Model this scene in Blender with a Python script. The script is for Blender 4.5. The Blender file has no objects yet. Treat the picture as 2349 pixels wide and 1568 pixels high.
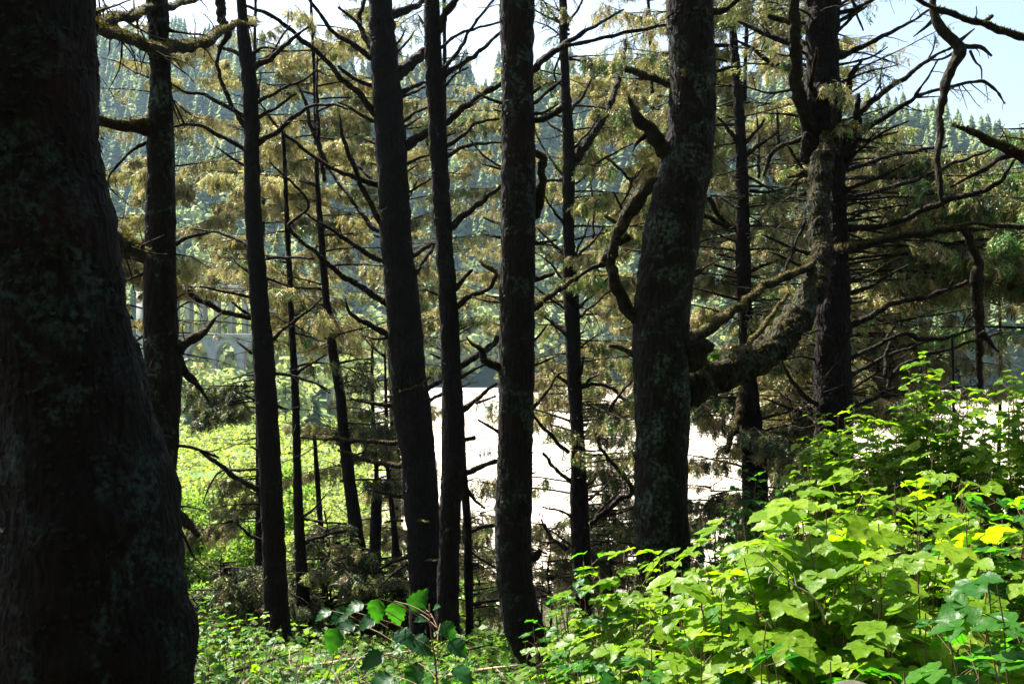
import bpy, math, random
import numpy as np
from mathutils import Vector, noise as mnoise
R = math.radians
scene = bpy.context.scene
COL = scene.collection

# ------------------------------------------------------------------ camera, sky, sun, exposure
CAMZ = 18.0
cam_d = bpy.data.cameras.new("camera"); cam = bpy.data.objects.new("camera", cam_d); COL.objects.link(cam)
cam.location = (0, 0, CAMZ); cam.rotation_euler = (R(90), 0, 0)
cam_d.lens = 35; cam_d.sensor_width = 36; cam_d.clip_start = 0.05; cam_d.clip_end = 12000
scene.camera = cam
F = 2349 * 35 / 36.0

SUN_EL, SUN_AZ = 55.0, -42.0          # azimuth: degrees from the view direction (+Y), negative = towards -X
S = Vector((math.sin(R(SUN_AZ)) * math.cos(R(SUN_EL)), math.cos(R(SUN_AZ)) * math.cos(R(SUN_EL)), math.sin(R(SUN_EL))))
world = bpy.data.worlds.new("World"); scene.world = world; world.use_nodes = True
wn = world.node_tree.nodes; wl = world.node_tree.links
sky = wn.new("ShaderNodeTexSky"); sky.sky_type = 'NISHITA'; sky.sun_disc = False
sky.sun_elevation = R(SUN_EL); sky.sun_rotation = R(SUN_AZ)
sky.air_density = 1.0; sky.dust_density = 3.0; sky.ozone_density = 1.0
bg = wn["Background"]; bg.inputs[1].default_value = 0.05
wl.new(sky.outputs[0], bg.inputs[0])
sl = bpy.data.lights.new("sun", 'SUN'); sl.energy = 5.0; sl.angle = R(0.5); sl.color = (1.0, 0.95, 0.84)
so = bpy.data.objects.new("sun", sl); COL.objects.link(so)
so.rotation_euler = S.to_track_quat('Z', 'Y').to_euler(); so.location = (-30, 60, 90)
vs = scene.view_settings; vs.view_transform = 'Standard'; vs.look = 'None'; vs.gamma = 1.0; vs.use_curve_mapping = False
vs.exposure = 2.4
cy = scene.cycles
cy.max_bounces = 5; cy.diffuse_bounces = 2; cy.glossy_bounces = 2; cy.transmission_bounces = 3; cy.transparent_max_bounces = 4; cy.volume_bounces = 0

# ------------------------------------------------------------------ helpers
rs = np.random.RandomState(7); rnd = random.Random(11)

def P(x, y, D):
    return np.array([(x - 1174.5) / F * D, D, CAMZ - (y - 784) / F * D])

def sstep(a, b, x):
    t = min(1, max(0, (x - a) / (b - a))); return t * t * (3 - 2 * t)

LX = [-30, 0, 4, 8, 12, 20, 30, 45, 60, 90, 140, 200, 420]
LZ = [19, 16.4, 15.9, 15.1, 14.2, 12.4, 10.6, 8.6, 7.0, 4.6, 2.6, 1.3, 0.9]
RX = [-30, 0, 4, 8, 12, 20, 35, 55, 70, 100, 420]
RZ = [19, 16.4, 15.9, 15.1, 14.2, 11.8, 7, 2, -.25, -.5, -.6]
def ground(X, Y):
    px = X / max(Y, 6.0) * F + 1174
    t = sstep(600, 930, px)
    l = float(np.interp(Y, LX, LZ)); r = float(np.interp(Y, RX, RZ))
    z = l * (1 - t) + r * t
    z += 0.16 * max(X - 1.2, 0) * (1 - sstep(14, 34, Y)) * (1 if X < 6 else 6 / X)
    z += 0.10 * mnoise.noise(Vector((X * .5, Y * .5, 3.1))) + (0.5 * mnoise.noise(Vector((X * .06, Y * .06, 9.1))) if Y < 60 or t < .5 else 0)
    return z

def mesh(name, V, faces, cols=None, mat=None, smooth=False, attr='col'):
    """V (n,3); faces: list of int arrays (m,k)"""
    V = np.asarray(V, dtype=np.float32).reshape(-1, 3)
    me = bpy.data.meshes.new(name)
    faces = [np.asarray(f, dtype=np.int32) for f in faces if len(f)]
    nl = sum(f.size for f in faces); nf = sum(len(f) for f in faces)
    me.vertices.add(len(V)); me.vertices.foreach_set('co', V.ravel())
    me.loops.add(nl); me.polygons.add(nf)
    me.loops.foreach_set('vertex_index', np.concatenate([f.ravel() for f in faces]))
    st = []; o = 0
    for f in faces:
        st.append(o + np.arange(len(f)) * f.shape[1]); o += f.size
    me.polygons.foreach_set('loop_start', np.concatenate(st).astype(np.int32))
    if smooth: me.polygons.foreach_set('use_smooth', np.ones(nf, dtype=bool))
    me.update(calc_edges=True)
    if cols is not None:
        c = np.ones((len(V), 4), dtype=np.float32); c[:, :3] = np.asarray(cols)
        a = me.color_attributes.new(attr, 'FLOAT_COLOR', 'POINT'); a.data.foreach_set('color', c.ravel())
    if mat: me.materials.append(mat)
    return me

def link(name, me, parent=None, kind=None, loc=None):
    o = bpy.data.objects.new(name, me); COL.objects.link(o)
    if parent is not None: o.parent = parent
    if kind: o['kind'] = kind
    if loc is not None: o.location = loc
    return o

def thing(name, label, cat, loc, group=None):
    o = bpy.data.objects.new(name, None); COL.objects.link(o); o.location = loc; o.empty_display_size = .2
    o['label'] = label; o['category'] = cat
    if group: o['group'] = group
    return o

class Acc:
    def __init__(s): s.V = []; s.F = {}; s.C = []; s.n = 0
    def add(s, V, faces, cols=None):
        V = np.asarray(V, float).reshape(-1, 3)
        for f in faces:
            f = np.asarray(f); s.F.setdefault(f.shape[1], []).append(f + s.n)
        s.V.append(V); s.C.append(np.zeros((len(V), 3)) if cols is None else np.asarray(cols, float).reshape(-1, 3) * np.ones((len(V), 1)))
        s.n += len(V)
    def build(s, name, mat, parent=None, kind=None, origin=None, smooth=False):
        if not s.n: return None
        V = np.concatenate(s.V)
        if parent is not None: V = V - np.array(parent.location)
        elif origin is not None: V = V - np.array(origin)
        me = mesh(name, V, [np.concatenate(f) for f in s.F.values()], np.concatenate(s.C), mat, smooth)
        return link(name, me, parent, kind, loc=origin if parent is None and origin is not None else None)

def norm(a):
    return a / np.maximum(np.linalg.norm(a, axis=-1, keepdims=True), 1e-9)

def frames(d, up):
    """matrices with columns (side, dir, normal)"""
    d = norm(d); s = norm(np.cross(d, up)); n = np.cross(s, d)
    return np.stack([s, d, n], axis=-1)

def inst(acc, tV, tF, M, T, C):
    """merge template instances. M (N,3,3) incl. scale, T (N,3), C (N,3) tint"""
    N = len(T)
    if not N: return
    V = np.einsum('nij,vj->nvi', M, tV) + T[:, None, :]
    nv = len(tV)
    fs = [(np.asarray(f)[None] + (np.arange(N) * nv)[:, None, None]).reshape(-1, np.asarray(f).shape[1]) for f in tF]
    acc.add(V.reshape(-1, 3), fs, np.repeat(C, nv, axis=0))

def catmull(P_, n):
    P_ = np.asarray(P_, float)
    if len(P_) == 2:
        t = np.linspace(0, 1, n)[:, None]; return P_[0] * (1 - t) + P_[1] * t
    Q = np.vstack([2 * P_[0] - P_[1], P_, 2 * P_[-1] - P_[-2]])
    seg = np.linalg.norm(np.diff(P_[:, :3], axis=0), axis=1); cum = np.concatenate([[0], np.cumsum(seg)])
    out = []
    for s in np.linspace(0, cum[-1], n):
        i = min(len(seg) - 1, int(np.searchsorted(cum, s, side='right') - 1)); t = (s - cum[i]) / max(seg[i], 1e-9)
        a, b, c, d = Q[i], Q[i + 1], Q[i + 2], Q[i + 3]
        out.append(.5 * ((2 * b) + (-a + c) * t + (2 * a - 5 * b + 4 * c - d) * t * t + (-a + 3 * b - 3 * c + d) * t ** 3))
    return np.array(out)

def tube(acc, pts, rad, sides, col=(0, 0, 0), rough=0.0, nf=6.0, cap=True):
    pts = np.asarray(pts, float); n = len(pts); rad = np.asarray(rad, float)
    T = norm(np.gradient(pts, axis=0))
    ref = np.array([0, 1, 0.]) if abs(T[0][1]) < .8 else np.array([1., 0, 0])
    U = []; u = norm(np.cross(T[0], ref))
    for i in range(n):
        u = norm(u - T[i] * np.dot(u, T[i])); U.append(u)
    U = np.array(U); W = np.cross(T, U)
    a = np.arange(sides) / sides * 2 * math.pi
    r = rad[:, None] * np.ones((1, sides))
    ring = U[:, None, :] * np.cos(a)[None, :, None] + W[:, None, :] * np.sin(a)[None, :, None]
    if rough:
        B = pts[:, None, :] + ring * r[..., None]
        nz = np.empty((n, sides))
        for i in range(n):
            for j in range(sides):
                p = Vector(B[i, j] * nf)
                nz[i, j] = mnoise.noise(p) + .5 * mnoise.noise(Vector((p.x * 2.7, p.y * 2.7, p.z * 1.6))) + .6 * mnoise.noise(p * 5)
        r = r + rough * nz
    V = (pts[:, None, :] + ring * r[..., None]).reshape(-1, 3)
    i = np.arange(n - 1)[:, None] * sides; j = np.arange(sides)[None, :]; k = (j + 1) % sides
    Q = np.stack([i + j, i + k, i + sides + k, i + sides + j], axis=-1).reshape(-1, 4)
    fs = [Q]
    if cap:
        V = np.vstack([V, pts[-1] + T[-1] * rad[-1] * .6, pts[0] - T[0] * rad[0] * .2]); b = (n - 1) * sides
        jj = np.arange(sides); kk = (jj + 1) % sides
        fs.append(np.stack([b + jj, b + kk, np.full(sides, n * sides)], axis=-1))
        fs.append(np.stack([kk, jj, np.full(sides, n * sides + 1)], axis=-1))
    acc.add(V, fs, np.array([col]))
    return pts, T

# ------------------------------------------------------------------ materials
def newmat(name):
    m = bpy.data.materials.new(name); m.use_nodes = True
    nt = m.node_tree; b = nt.nodes['Principled BSDF']; return m, nt, b
def nd(nt, t, **k):
    n = nt.nodes.new(t)
    for a, v in k.items(): setattr(n, a, v)
    return n
def ramp(nt, stops, src=None):
    r = nd(nt, 'ShaderNodeValToRGB'); e = r.color_ramp.elements
    e[0].position, e[0].color = stops[0][0], (*stops[0][1], 1); e[1].position, e[1].color = stops[-1][0], (*stops[-1][1], 1)
    for p, c in stops[1:-1]:
        x = e.new(p); x.color = (*c, 1)
    if src is not None: nt.links.new(src, r.inputs[0])
    return r
def nz(nt, scale, detail=4, rough=.6, vec=None, dist=0):
    n = nd(nt, 'ShaderNodeTexNoise'); n.inputs['Scale'].default_value = scale; n.inputs['Detail'].default_value = detail
    n.inputs['Roughness'].default_value = rough; n.inputs['Distortion'].default_value = dist
    if vec is not None: nt.links.new(vec, n.inputs['Vector'])
    return n
def mixc(nt, fac, a, b):
    m = nd(nt, 'ShaderNodeMix', data_type='RGBA')
    for s, v in ((m.inputs[0], fac), (m.inputs[6], a), (m.inputs[7], b)):
        if isinstance(v, (tuple, list)): s.default_value = (*v, 1)
        elif isinstance(v, float): s.default_value = v
        else: nt.links.new(v, s)
    return m.outputs[2]

def bark_mat(name, base, dark, lichen, lichen_amt=.5, red=(.018, .006, .005), scale=1.0):
    """bark; vertex colour R carries how mossy a limb is, moss sits on its upper side"""
    m, nt, b = newmat(name)
    tc = nd(nt, 'ShaderNodeNewGeometry'); pos = tc.outputs['Position']
    mp = nd(nt, 'ShaderNodeMapping'); mp.inputs['Scale'].default_value = (1, 1, .35); nt.links.new(pos, mp.inputs[0])
    n1 = nz(nt, 26 * scale, 6, .7, mp.outputs[0]); c1 = ramp(nt, [(.3, dark), (.55, base), (.75, tuple(min(1, v * 1.7) for v in base))], n1.outputs[0])
    n2 = nz(nt, 3.2 * scale, 5, .75, pos, .6); f2 = ramp(nt, [(.50, (0, 0, 0)), (.60, (1, 1, 1))], n2.outputs[0])
    n3 = nz(nt, 30 * scale, 3, .6, pos); f3 = ramp(nt, [(.42, (0, 0, 0)), (.62, (1, 1, 1))], n3.outputs[0])
    mm = nd(nt, 'ShaderNodeMath', operation='MULTIPLY'); nt.links.new(f2.outputs[0], mm.inputs[0]); nt.links.new(f3.outputs[0], mm.inputs[1])
    m2 = nd(nt, 'ShaderNodeMath', operation='MULTIPLY'); nt.links.new(mm.outputs[0], m2.inputs[0]); m2.inputs[1].default_value = lichen_amt
    c = mixc(nt, m2.outputs[0], c1.outputs[0], lichen)
    n4 = nz(nt, 2.1 * scale, 4, .6, pos, .3); f4 = ramp(nt, [(.56, (0, 0, 0)), (.72, (.6, .6, .6))], n4.outputs[0])
    c = mixc(nt, f4.outputs[0], c, red)
    at = nd(nt, 'ShaderNodeAttribute'); at.attribute_name = 'col'
    sp = nd(nt, 'ShaderNodeSeparateColor'); nt.links.new(at.outputs['Color'], sp.inputs[0])
    sn = nd(nt, 'ShaderNodeSeparateXYZ'); nt.links.new(tc.outputs['Normal'], sn.inputs[0])
    up = nd(nt, 'ShaderNodeMapRange'); nt.links.new(sn.outputs[2], up.inputs[0]); up.inputs[1].default_value = .05; up.inputs[2].default_value = .75
    mo = nd(nt, 'ShaderNodeMath', operation='MULTIPLY'); nt.links.new(sp.outputs[0], mo.inputs[0]); nt.links.new(up.outputs[0], mo.inputs[1])
    n5 = nz(nt, 14, 4, .7, pos); mossc = ramp(nt, [(.3, (.015, .011, .005)), (.5, (.05, .042, .012)), (.7, (.12, .105, .028))], n5.outputs[0])
    c = mixc(nt, mo.outputs[0], c, mossc.outputs[0])
    nt.links.new(c, b.inputs['Base Color']); b.inputs['Roughness'].default_value = .92; b.inputs['Specular IOR Level'].default_value = .12
    vo = nd(nt, 'ShaderNodeTexVoronoi'); vo.inputs['Scale'].default_value = 34 * scale; nt.links.new(mp.outputs[0], vo.inputs['Vector'])
    hs = nd(nt, 'ShaderNodeMath', operation='ADD'); nt.links.new(n1.outputs[0], hs.inputs[0]); nt.links.new(vo.outputs['Distance'], hs.inputs[1])
    bp = nd(nt, 'ShaderNodeBump'); bp.inputs['Strength'].default_value = 1.0; bp.inputs['Distance'].default_value = .02
    nt.links.new(hs.outputs[0], bp.inputs['Height']); nt.links.new(bp.outputs[0], b.inputs['Normal'])
    return m

def leaf_mat(name, trans=.45, rough=.4, spec=.5, tmul=(1.3, 1.35, .5), rand=0.0, vein=False):
    m, nt, b = newmat(name)
    at = nd(nt, 'ShaderNodeAttribute'); at.attribute_name = 'col'
    c = at.outputs['Color']
    if rand:
        oi = nd(nt, 'ShaderNodeObjectInfo'); hv = nd(nt, 'ShaderNodeHueSaturation')
        mr = nd(nt, 'ShaderNodeMapRange'); mr.inputs[3].default_value = 1 - rand; mr.inputs[4].default_value = 1 + rand
        nt.links.new(oi.outputs['Random'], mr.inputs[0]); nt.links.new(mr.outputs[0], hv.inputs['Value'])
        mr2 = nd(nt, 'ShaderNodeMapRange'); mr2.inputs[3].default_value = .5 + rand * .06; mr2.inputs[4].default_value = .5 - rand * .06
        nt.links.new(oi.outputs['Random'], mr2.inputs[0]); nt.links.new(mr2.outputs[0], hv.inputs['Hue'])
        nt.links.new(c, hv.inputs['Color']); c = hv.outputs[0]
    g = nd(nt, 'ShaderNodeNewGeometry')
    n = nz(nt, 60 if vein else 9, 3, .6, g.outputs['Position'])
    v = ramp(nt, [(.3, (.72, .72, .72)), (.7, (1.2, 1.2, 1.2))], n.outputs[0])
    mu = nd(nt, 'ShaderNodeMix', data_type='RGBA', blend_type='MULTIPLY'); mu.inputs[0].default_value = 1
    nt.links.new(c, mu.inputs[6]); nt.links.new(v.outputs[0], mu.inputs[7]); c = mu.outputs[2]
    nt.links.new(c, b.inputs['Base Color']); b.inputs['Roughness'].default_value = rough; b.inputs['Specular IOR Level'].default_value = spec
    t = nd(nt, 'ShaderNodeBsdfTranslucent')
    m3 = nd(nt, 'ShaderNodeMix', data_type='RGBA', blend_type='MULTIPLY'); m3.inputs[0].default_value = 1
    m3.clamp_result = False
    nt.links.new(c, m3.inputs[6]); m3.inputs[7].default_value = (*tmul, 1); nt.links.new(m3.outputs[2], t.inputs[0])
    ms = nd(nt, 'ShaderNodeMixShader'); ms.inputs[0].default_value = trans
    nt.links.new(b.outputs[0], ms.inputs[1]); nt.links.new(t.outputs[0], ms.inputs[2])
    nt.links.new(ms.outputs[0], nt.nodes['Material Output'].inputs[0])
    if vein:
        w = nz(nt, 45, 3, .6, g.outputs['Position']); bp = nd(nt, 'ShaderNodeBump'); bp.inputs['Strength'].default_value = .5; bp.inputs['Distance'].default_value = .004
        nt.links.new(w.outputs[0], bp.inputs['Height']); nt.links.new(bp.outputs[0], b.inputs['Normal'])
    return m

def flat_mat(name, stops, scale, rough=.9, bump=0, bd=.05, detail=5):
    m, nt, b = newmat(name)
    g = nd(nt, 'ShaderNodeNewGeometry'); n = nz(nt, scale, detail, .65, g.outputs['Position']); r = ramp(nt, stops, n.outputs[0])
    nt.links.new(r.outputs[0], b.inputs['Base Color']); b.inputs['Roughness'].default_value = rough; b.inputs['Specular IOR Level'].default_value = .2
    if bump:
        n2 = nz(nt, scale * 6, 5, .7, g.outputs['Position']); bp = nd(nt, 'ShaderNodeBump'); bp.inputs['Strength'].default_value = bump; bp.inputs['Distance'].default_value = bd
        nt.links.new(n2.outputs[0], bp.inputs['Height']); nt.links.new(bp.outputs[0], b.inputs['Normal'])
    return m

M_BARK = bark_mat('spruce_bark', (.010, .007, .006), (.003, .0025, .002), (.030, .038, .030), .4)
M_BARKL = bark_mat('lichened_bark', (.012, .009, .007), (.0035, .003, .0025), (.062, .090, .074), .8)
M_BARK1 = bark_mat('old_lichened_bark', (.008, .006, .005), (.0025, .002, .002), (.030, .055, .050), .75, red=(.014, .004, .004))
M_TWIG = bark_mat('branch_bark', (.015, .011, .008), (.005, .004, .003), (.06, .058, .03), .45)
M_MOSS = leaf_mat('moss', .25, .95, .05, (1.1, 1.1, .5))
M_NEEDLE = leaf_mat('spruce_needles', .26, .5, .35, (1.1, 1.15, .7))
M_LEAF = leaf_mat('salmonberry_leaf', .60, .38, .14, (1.5, 1.8, .22), rand=.22, vein=True)
M_BUSH = leaf_mat('bush_leaf', .5, .5, .15, (1.3, 1.4, .45))
M_HILLTREE = leaf_mat('hill_conifer_needles', .3, .8, .1, (1.2, 1.2, .7))
M_STEM = flat_mat('cane_bark', [(.3, (.07, .04, .022)), (.7, (.16, .10, .055))], 30, .7)
M_DRY = flat_mat('dry_twig', [(.3, (.16, .12, .08)), (.7, (.34, .27, .19))], 20, .8)
M_FLOOR = flat_mat('forest_floor', [(.3, (.018, .012, .008)), (.5, (.045, .03, .018)), (.7, (.035, .045, .014))], 2.2, .95, .8, .05)
M_MEADOW = flat_mat('meadow', [(.3, (.05, .09, .02)), (.7, (.10, .15, .04))], .25, .95, .6, .3)
M_ROCKW = flat_mat('boulder_stone', [(.3, (.035, .03, .022)), (.5, (.07, .06, .045)), (.7, (.035, .045, .022))], 9, .9, .8, .01)

# ------------------------------------------------------------------ the setting
def grid(nx, ny, f):
    V = np.array([[f(i / (nx - 1), j / (ny - 1)) for i in range(nx)] for j in range(ny)]).reshape(-1, 3)
    i = np.arange(nx - 1)[None, :]; j = np.arange(ny - 1)[:, None] * nx
    return V, np.stack([i + j, i + j + 1, i + j + nx + 1, i + j + nx], axis=-1).reshape(-1, 4)

def structure(name, V, Q, mat, smooth=True):
    o = link(name, mesh(name, V, [Q], None, mat, smooth)); o['kind'] = 'structure'; return o

def fl(u, v):
    Y = -28 + 46 * v + 64 * v ** 3; X = (u * 2 - 1) * (26 + max(Y, 0) * .95)
    return X, Y, ground(X, Y)
V, Q = grid(150, 150, fl); structure('forest_floor', V, Q, M_FLOOR)
def md(u, v):
    Y = 80 + 330 * v; X = (u * 2 - 1) * (26 + Y * .95) - 15
    px = X / Y * F + 1174; z = ground(X, Y)
    return X, Y, z - .05 + (.8 * mnoise.noise(Vector((X * .12, Y * .12, 0))) if px < 800 else 0)
V, Q = grid(110, 60, md); structure('meadow', V, Q, M_MEADOW)

# beach: dry pale sand, ripples and a darker wet strip by the far cove
m, nt, b = newmat('beach_sand'); g = nd(nt, 'ShaderNodeNewGeometry')
mp = nd(nt, 'ShaderNodeMapping'); mp.inputs['Scale'].default_value = (.35, 1, 1); nt.links.new(g.outputs['Position'], mp.inputs[0])
n1 = nz(nt, .10, 6, .7, mp.outputs[0], .8); r1 = ramp(nt, [(.34, (.20, .155, .11)), (.46, (.36, .31, .24)), (.62, (.44, .39, .31))], n1.outputs[0])
n2 = nz(nt, 1.3, 5, .8, mp.outputs[0], 1.5); r2 = ramp(nt, [(.36, (.15, .12, .09)), (.46, (1, 1, 1))], n2.outputs[0])
mu = nd(nt, 'ShaderNodeMix', data_type='RGBA', blend_type='MULTIPLY'); mu.inputs[0].default_value = .8
mu.inputs[0].default_value = 1.0; nt.links.new(r1.outputs[0], mu.inputs[6]); nt.links.new(r2.outputs[0], mu.inputs[7]); nt.links.new(mu.outputs[2], b.inputs['Base Color'])
b.inputs['Roughness'].default_value = .85
bp = nd(nt, 'ShaderNodeBump'); bp.inputs['Strength'].default_value = .7; bp.inputs['Distance'].default_value = .08; nt.links.new(n2.outputs[0], bp.inputs['Height']); nt.links.new(bp.outputs[0], b.inputs['Normal'])
M_SAND = m
def be(u, v):
    Y = 48 + 375 * v; X = -60 + (u * 1) * (120 + Y * 1.3) - Y * .3
    return X, Y, .10 * mnoise.noise(Vector((X * .15, Y * .15, 5))) + .02
V, Q = grid(90, 90, be); structure('sand_beach', V, Q, M_SAND)
s = 7000.0
structure('ground', [(-s, -s, -1.2), (s, -s, -1.2), (s, s, -1.2), (-s, s, -1.2)], np.array([[0, 1, 2, 3]]), M_MEADOW)

# forested hills round the cove
TOE = ([-2500, 300, 700, 800, 900, 1400, 2000, 2349, 4500], [300, 300, 315, 385, 402, 405, 392, 380, 380])
RDG = ([-2500, 0, 400, 800, 1200, 1700, 2100, 4500], [760, 760, 720, 600, 560, 560, 520, 500])
SKY = ([-2500, 0, 300, 450, 700, 1000, 1300, 1600, 1850, 1980, 2100, 2200, 2349, 3000, 4500], [40, 70, 70, 75, 110, 158, 135, 150, 190, 225, 265, 285, 325, 520, 700])
def hillp(px, s):
    t = np.interp(px, *TOE); r = np.interp(px, *RDG)
    D = t + (r - t) * s
    hz = CAMZ + (784 - (np.interp(px, *SKY) + 20 * mnoise.noise(Vector((px * .006, 2, 0))))) / F * r - 24
    k = s if s <= 1 else 1 + (s - 1) * .15
    prof = .5 * k ** 1.0 + .5 * (k * k * (3 - 2 * min(k, 1))) if s <= 1 else 1 - (s - 1) * .5
    cliff = sstep(0, .035, s) * 4 * (1 if px > 850 else .2)
    X = (px - 1174.5) / F * D
    z = -.9 + (hz + .9) * prof + cliff * max(0, 1 - s * 1.2)
    z += (9 * mnoise.noise(Vector((X * .012, D * .012, 0))) + 3 * mnoise.noise(Vector((X * .05, D * .05, 4)))) * sstep(.03, .3, s) * (1 if s < 1 else .5)
    return X, D, z
M_HILL = flat_mat('hill_slope', [(.3, (.022, .030, .018)), (.5, (.045, .06, .028)), (.7, (.09, .11, .04))], .05, .95, .8, 1.5)
V, Q = grid(240, 80, lambda u, v: hillp(-2300 + 6700 * u, v * 1.25)); structure('hillside', V, Q, M_HILL)

# haze over the bay
def box(x0, x1, y0, y1, z0, z1):
    V = [(x0, y0, z0), (x1, y0, z0), (x1, y1, z0), (x0, y1, z0), (x0, y0, z1), (x1, y0, z1), (x1, y1, z1), (x0, y1, z1)]
    return np.array(V, float), np.array([(0, 3, 2, 1), (4, 5, 6, 7), (0, 1, 5, 4), (1, 2, 6, 5), (2, 3, 7, 6), (3, 0, 4, 7)])
HAZE = 0.00010
if HAZE:
    hm = bpy.data.materials.new('haze_air'); hm.use_nodes = True; hn = hm.node_tree; hn.nodes.clear()
    ov = hn.nodes.new('ShaderNodeOutputMaterial'); pv = hn.nodes.new('ShaderNodeVolumePrincipled')
    pv.inputs['Color'].default_value = (.50, .76, 1, 1); pv.inputs['Density'].default_value = HAZE; pv.inputs['Anisotropy'].default_value = .35
    hn.links.new(pv.outputs[0], ov.inputs['Volume'])
    V, Q = box(-7100, 7100, -7100, 7100, -2.5, 262); link('haze', mesh('haze', V, [Q], None, hm), kind='stuff')

# templates -------------------------------------------------
def conifer_tmpl(seed, n=150, h=1.0, wid=.17):
    """unit-high conifer: crown of drooping fronds"""
    q = np.random.RandomState(seed); V = []; Fq = []; C = []
    for i in range(n):
        t = (i + q.rand()) / n; z = .10 + .88 * t; r = wid * (1 - t) ** .8 * (.65 + .6 * q.rand()) + .012
        a = q.rand() * 6.283; d = np.array([math.cos(a), math.sin(a), 0]); sd = np.array([-d[1], d[0], 0])
        w = r * (.30 + .2 * q.rand()) + .006; dz = -.10 * r / wid * .6 - .02 * q.rand()
        b = len(V); p0 = np.array([0, 0, z])
        V += [p0, p0 + d * r * .55 + sd * w + [0, 0, dz * .3 - .012], p0 + d * r + [0, 0, dz], p0 + d * r * .55 - sd * w + [0, 0, dz * .3 - .012], p0 + d * r * .6 + [0, 0, dz * .3 + .012]]
        Fq += [(b, b + 1, b + 4), (b + 1, b + 2, b + 4), (b + 2, b + 3, b + 4), (b + 3, b, b + 4)]
        k = .45 + 1.0 * q.rand(); C += [np.array([.15, .20, .075]) * k] * 5
    return np.array(V), np.array(Fq), np.array(C)
def round_tmpl(seed, n=260):
    q = np.random.RandomState(seed); V = []; Fq = []; C = []
    lob = q.randn(7, 3) * [.22, .22, .2] + [0, 0, .55]
    for i in range(n):
        c = lob[q.randint(7)]; d = norm(q.randn(3)); p = c + d * .2 * (.7 + .5 * q.rand()); s1 = norm(np.cross(d, q.randn(3))); s2 = np.cross(d, s1); w = .035 + .04 * q.rand()
        b = len(V); V += [p - s1 * w, p - s2 * w, p + s1 * w, p + s2 * w]; Fq += [(b, b + 1, b + 2, b + 3)]
        C += [np.array([.29, .35, .16]) * (.7 + .6 * q.rand())] * 4
    return np.array(V), np.array(Fq), np.array(C)

hill_meshes = []
for k in range(4):
    V, Fq, C = conifer_tmpl(100 + k, 230, wid=.16 + .025 * k)
    hill_meshes.append(mesh('hill_crown', V, [Fq], C, M_HILLTREE))
for k in range(2):
    V, Fq, C = round_tmpl(200 + k)
    hill_meshes.append(mesh('hill_crown', V, [Fq], C, M_HILLTREE))
ta = Acc(); tube(ta, [(0, 0, -.05), (0, 0, .4), (0, 0, .95)], [.012, .009, .002], 5)
hill_trunk = mesh('hill_trunk', np.concatenate(ta.V), [np.concatenate(f) for f in ta.F.values()], None, M_BARK)

pts = []
q = np.random.RandomState(5)
for i in range(5400):
    s = (q.rand() ** .8 if i % 5 else .015 + .33 * q.rand()) * 1.04; px = -500 + 3500 * q.rand()
    if 2000 < px and s < .25 and q.rand() < .4: continue      # the steep bare slope over the cove
    rnds = 4 if ((s < .28 and px < 1900 and q.rand() < (.85 if 850 < px < 1400 else .6)) or q.rand() < .07) else 0
    X, D, z = hillp(px, s); h = (20 + 18 * q.rand() ** 1.3) if not rnds else 13 + 9 * q.rand()
    pts.append((px, s, X, D, z, h, (rnds + q.randint(2)) if rnds else q.randint(4), q.rand() * 6.283))
# ones that stand clear against the sky or show in the gaps are trees of their own
ind = sorted([p for p in pts if .93 < p[1] < 1.04 and 0 < p[0] < 2349], key=lambda p: -p[5])[:44] + sorted([p for p in pts if .05 < p[1] < .6 and (400 < p[0] < 560 or 940 < p[0] < 1145 or 1660 < p[0] < 1850)], key=lambda p: p[3])[:56]
_c = {}; _k = []
for p in ind:
    g_ = (sum(p[0] > m_ for m_ in (215, 372, 575, 735, 890, 1005, 1187, 1300, 1560, 1702, 1890, 2170)), p[6] < 4, p[1] > .9); _c[g_] = _c.get(g_, 0) + 1
    if _c[g_] <= 11: _k.append(p)
ind = _k
idx = set(id(p) for p in ind)
MARKS = [(-200, 'edge of the huge trunk'), (215, 'huge trunk'), (372, 'lichened spruce'), (575, 'straight spruce'), (735, 'bent spruce'), (890, 'broad middle trunk'), (1005, 'slim middle trunk'), (1187, 'flaky trunk'), (1300, 'forked spruce'), (1560, 'massive trunk'), (1702, 'spruce behind the limb'), (1890, 'many-stemmed spruce'), (2170, 'hanging dead branch'), (2360, 'edge of the view')]
ORD = ['first', 'second', 'third', 'fourth', 'fifth', 'sixth', 'seventh', 'eighth', 'ninth', 'tenth', 'eleventh', 'twelfth', 'thirteenth', 'fourteenth', 'fifteenth', 'sixteenth', 'seventeenth', 'eighteenth', 'nineteenth', 'twentieth'] + ['further'] * 60
cnt = {}
for p in sorted(ind, key=lambda p: p[0]):
    kd = 'ridge-line conifer' if p[1] > .9 and p[6] < 4 else ('far conifer' if p[6] < 4 else 'pale round tree')
    g_ = max(k for k, mk in enumerate(MARKS) if mk[0] <= max(p[0], -190)); cnt[(kd, g_)] = cnt.get((kd, g_), 0) + 1
    lb = '%s %s from the %s towards the %s' % (ORD[cnt[(kd, g_)] - 1], kd, MARKS[g_][1], MARKS[min(g_ + 1, len(MARKS) - 1)][1])
    t = thing('hill_conifer' if p[6] < 4 else 'hill_broadleaf_tree', lb, 'tree', (p[2], p[3], p[4] - .5),
              'conifers along the ridge line' if 'ridge' in kd else ('conifers on the far slope' if p[6] < 4 else 'pale trees at the foot of the slope'))
    t.rotation_euler = (0, 0, p[7]); t.scale = (p[5],) * 3
    link('crown', hill_meshes[p[6]], t); link('trunk', hill_trunk, t)
rest = [p for p in pts if id(p) not in idx]
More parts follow.
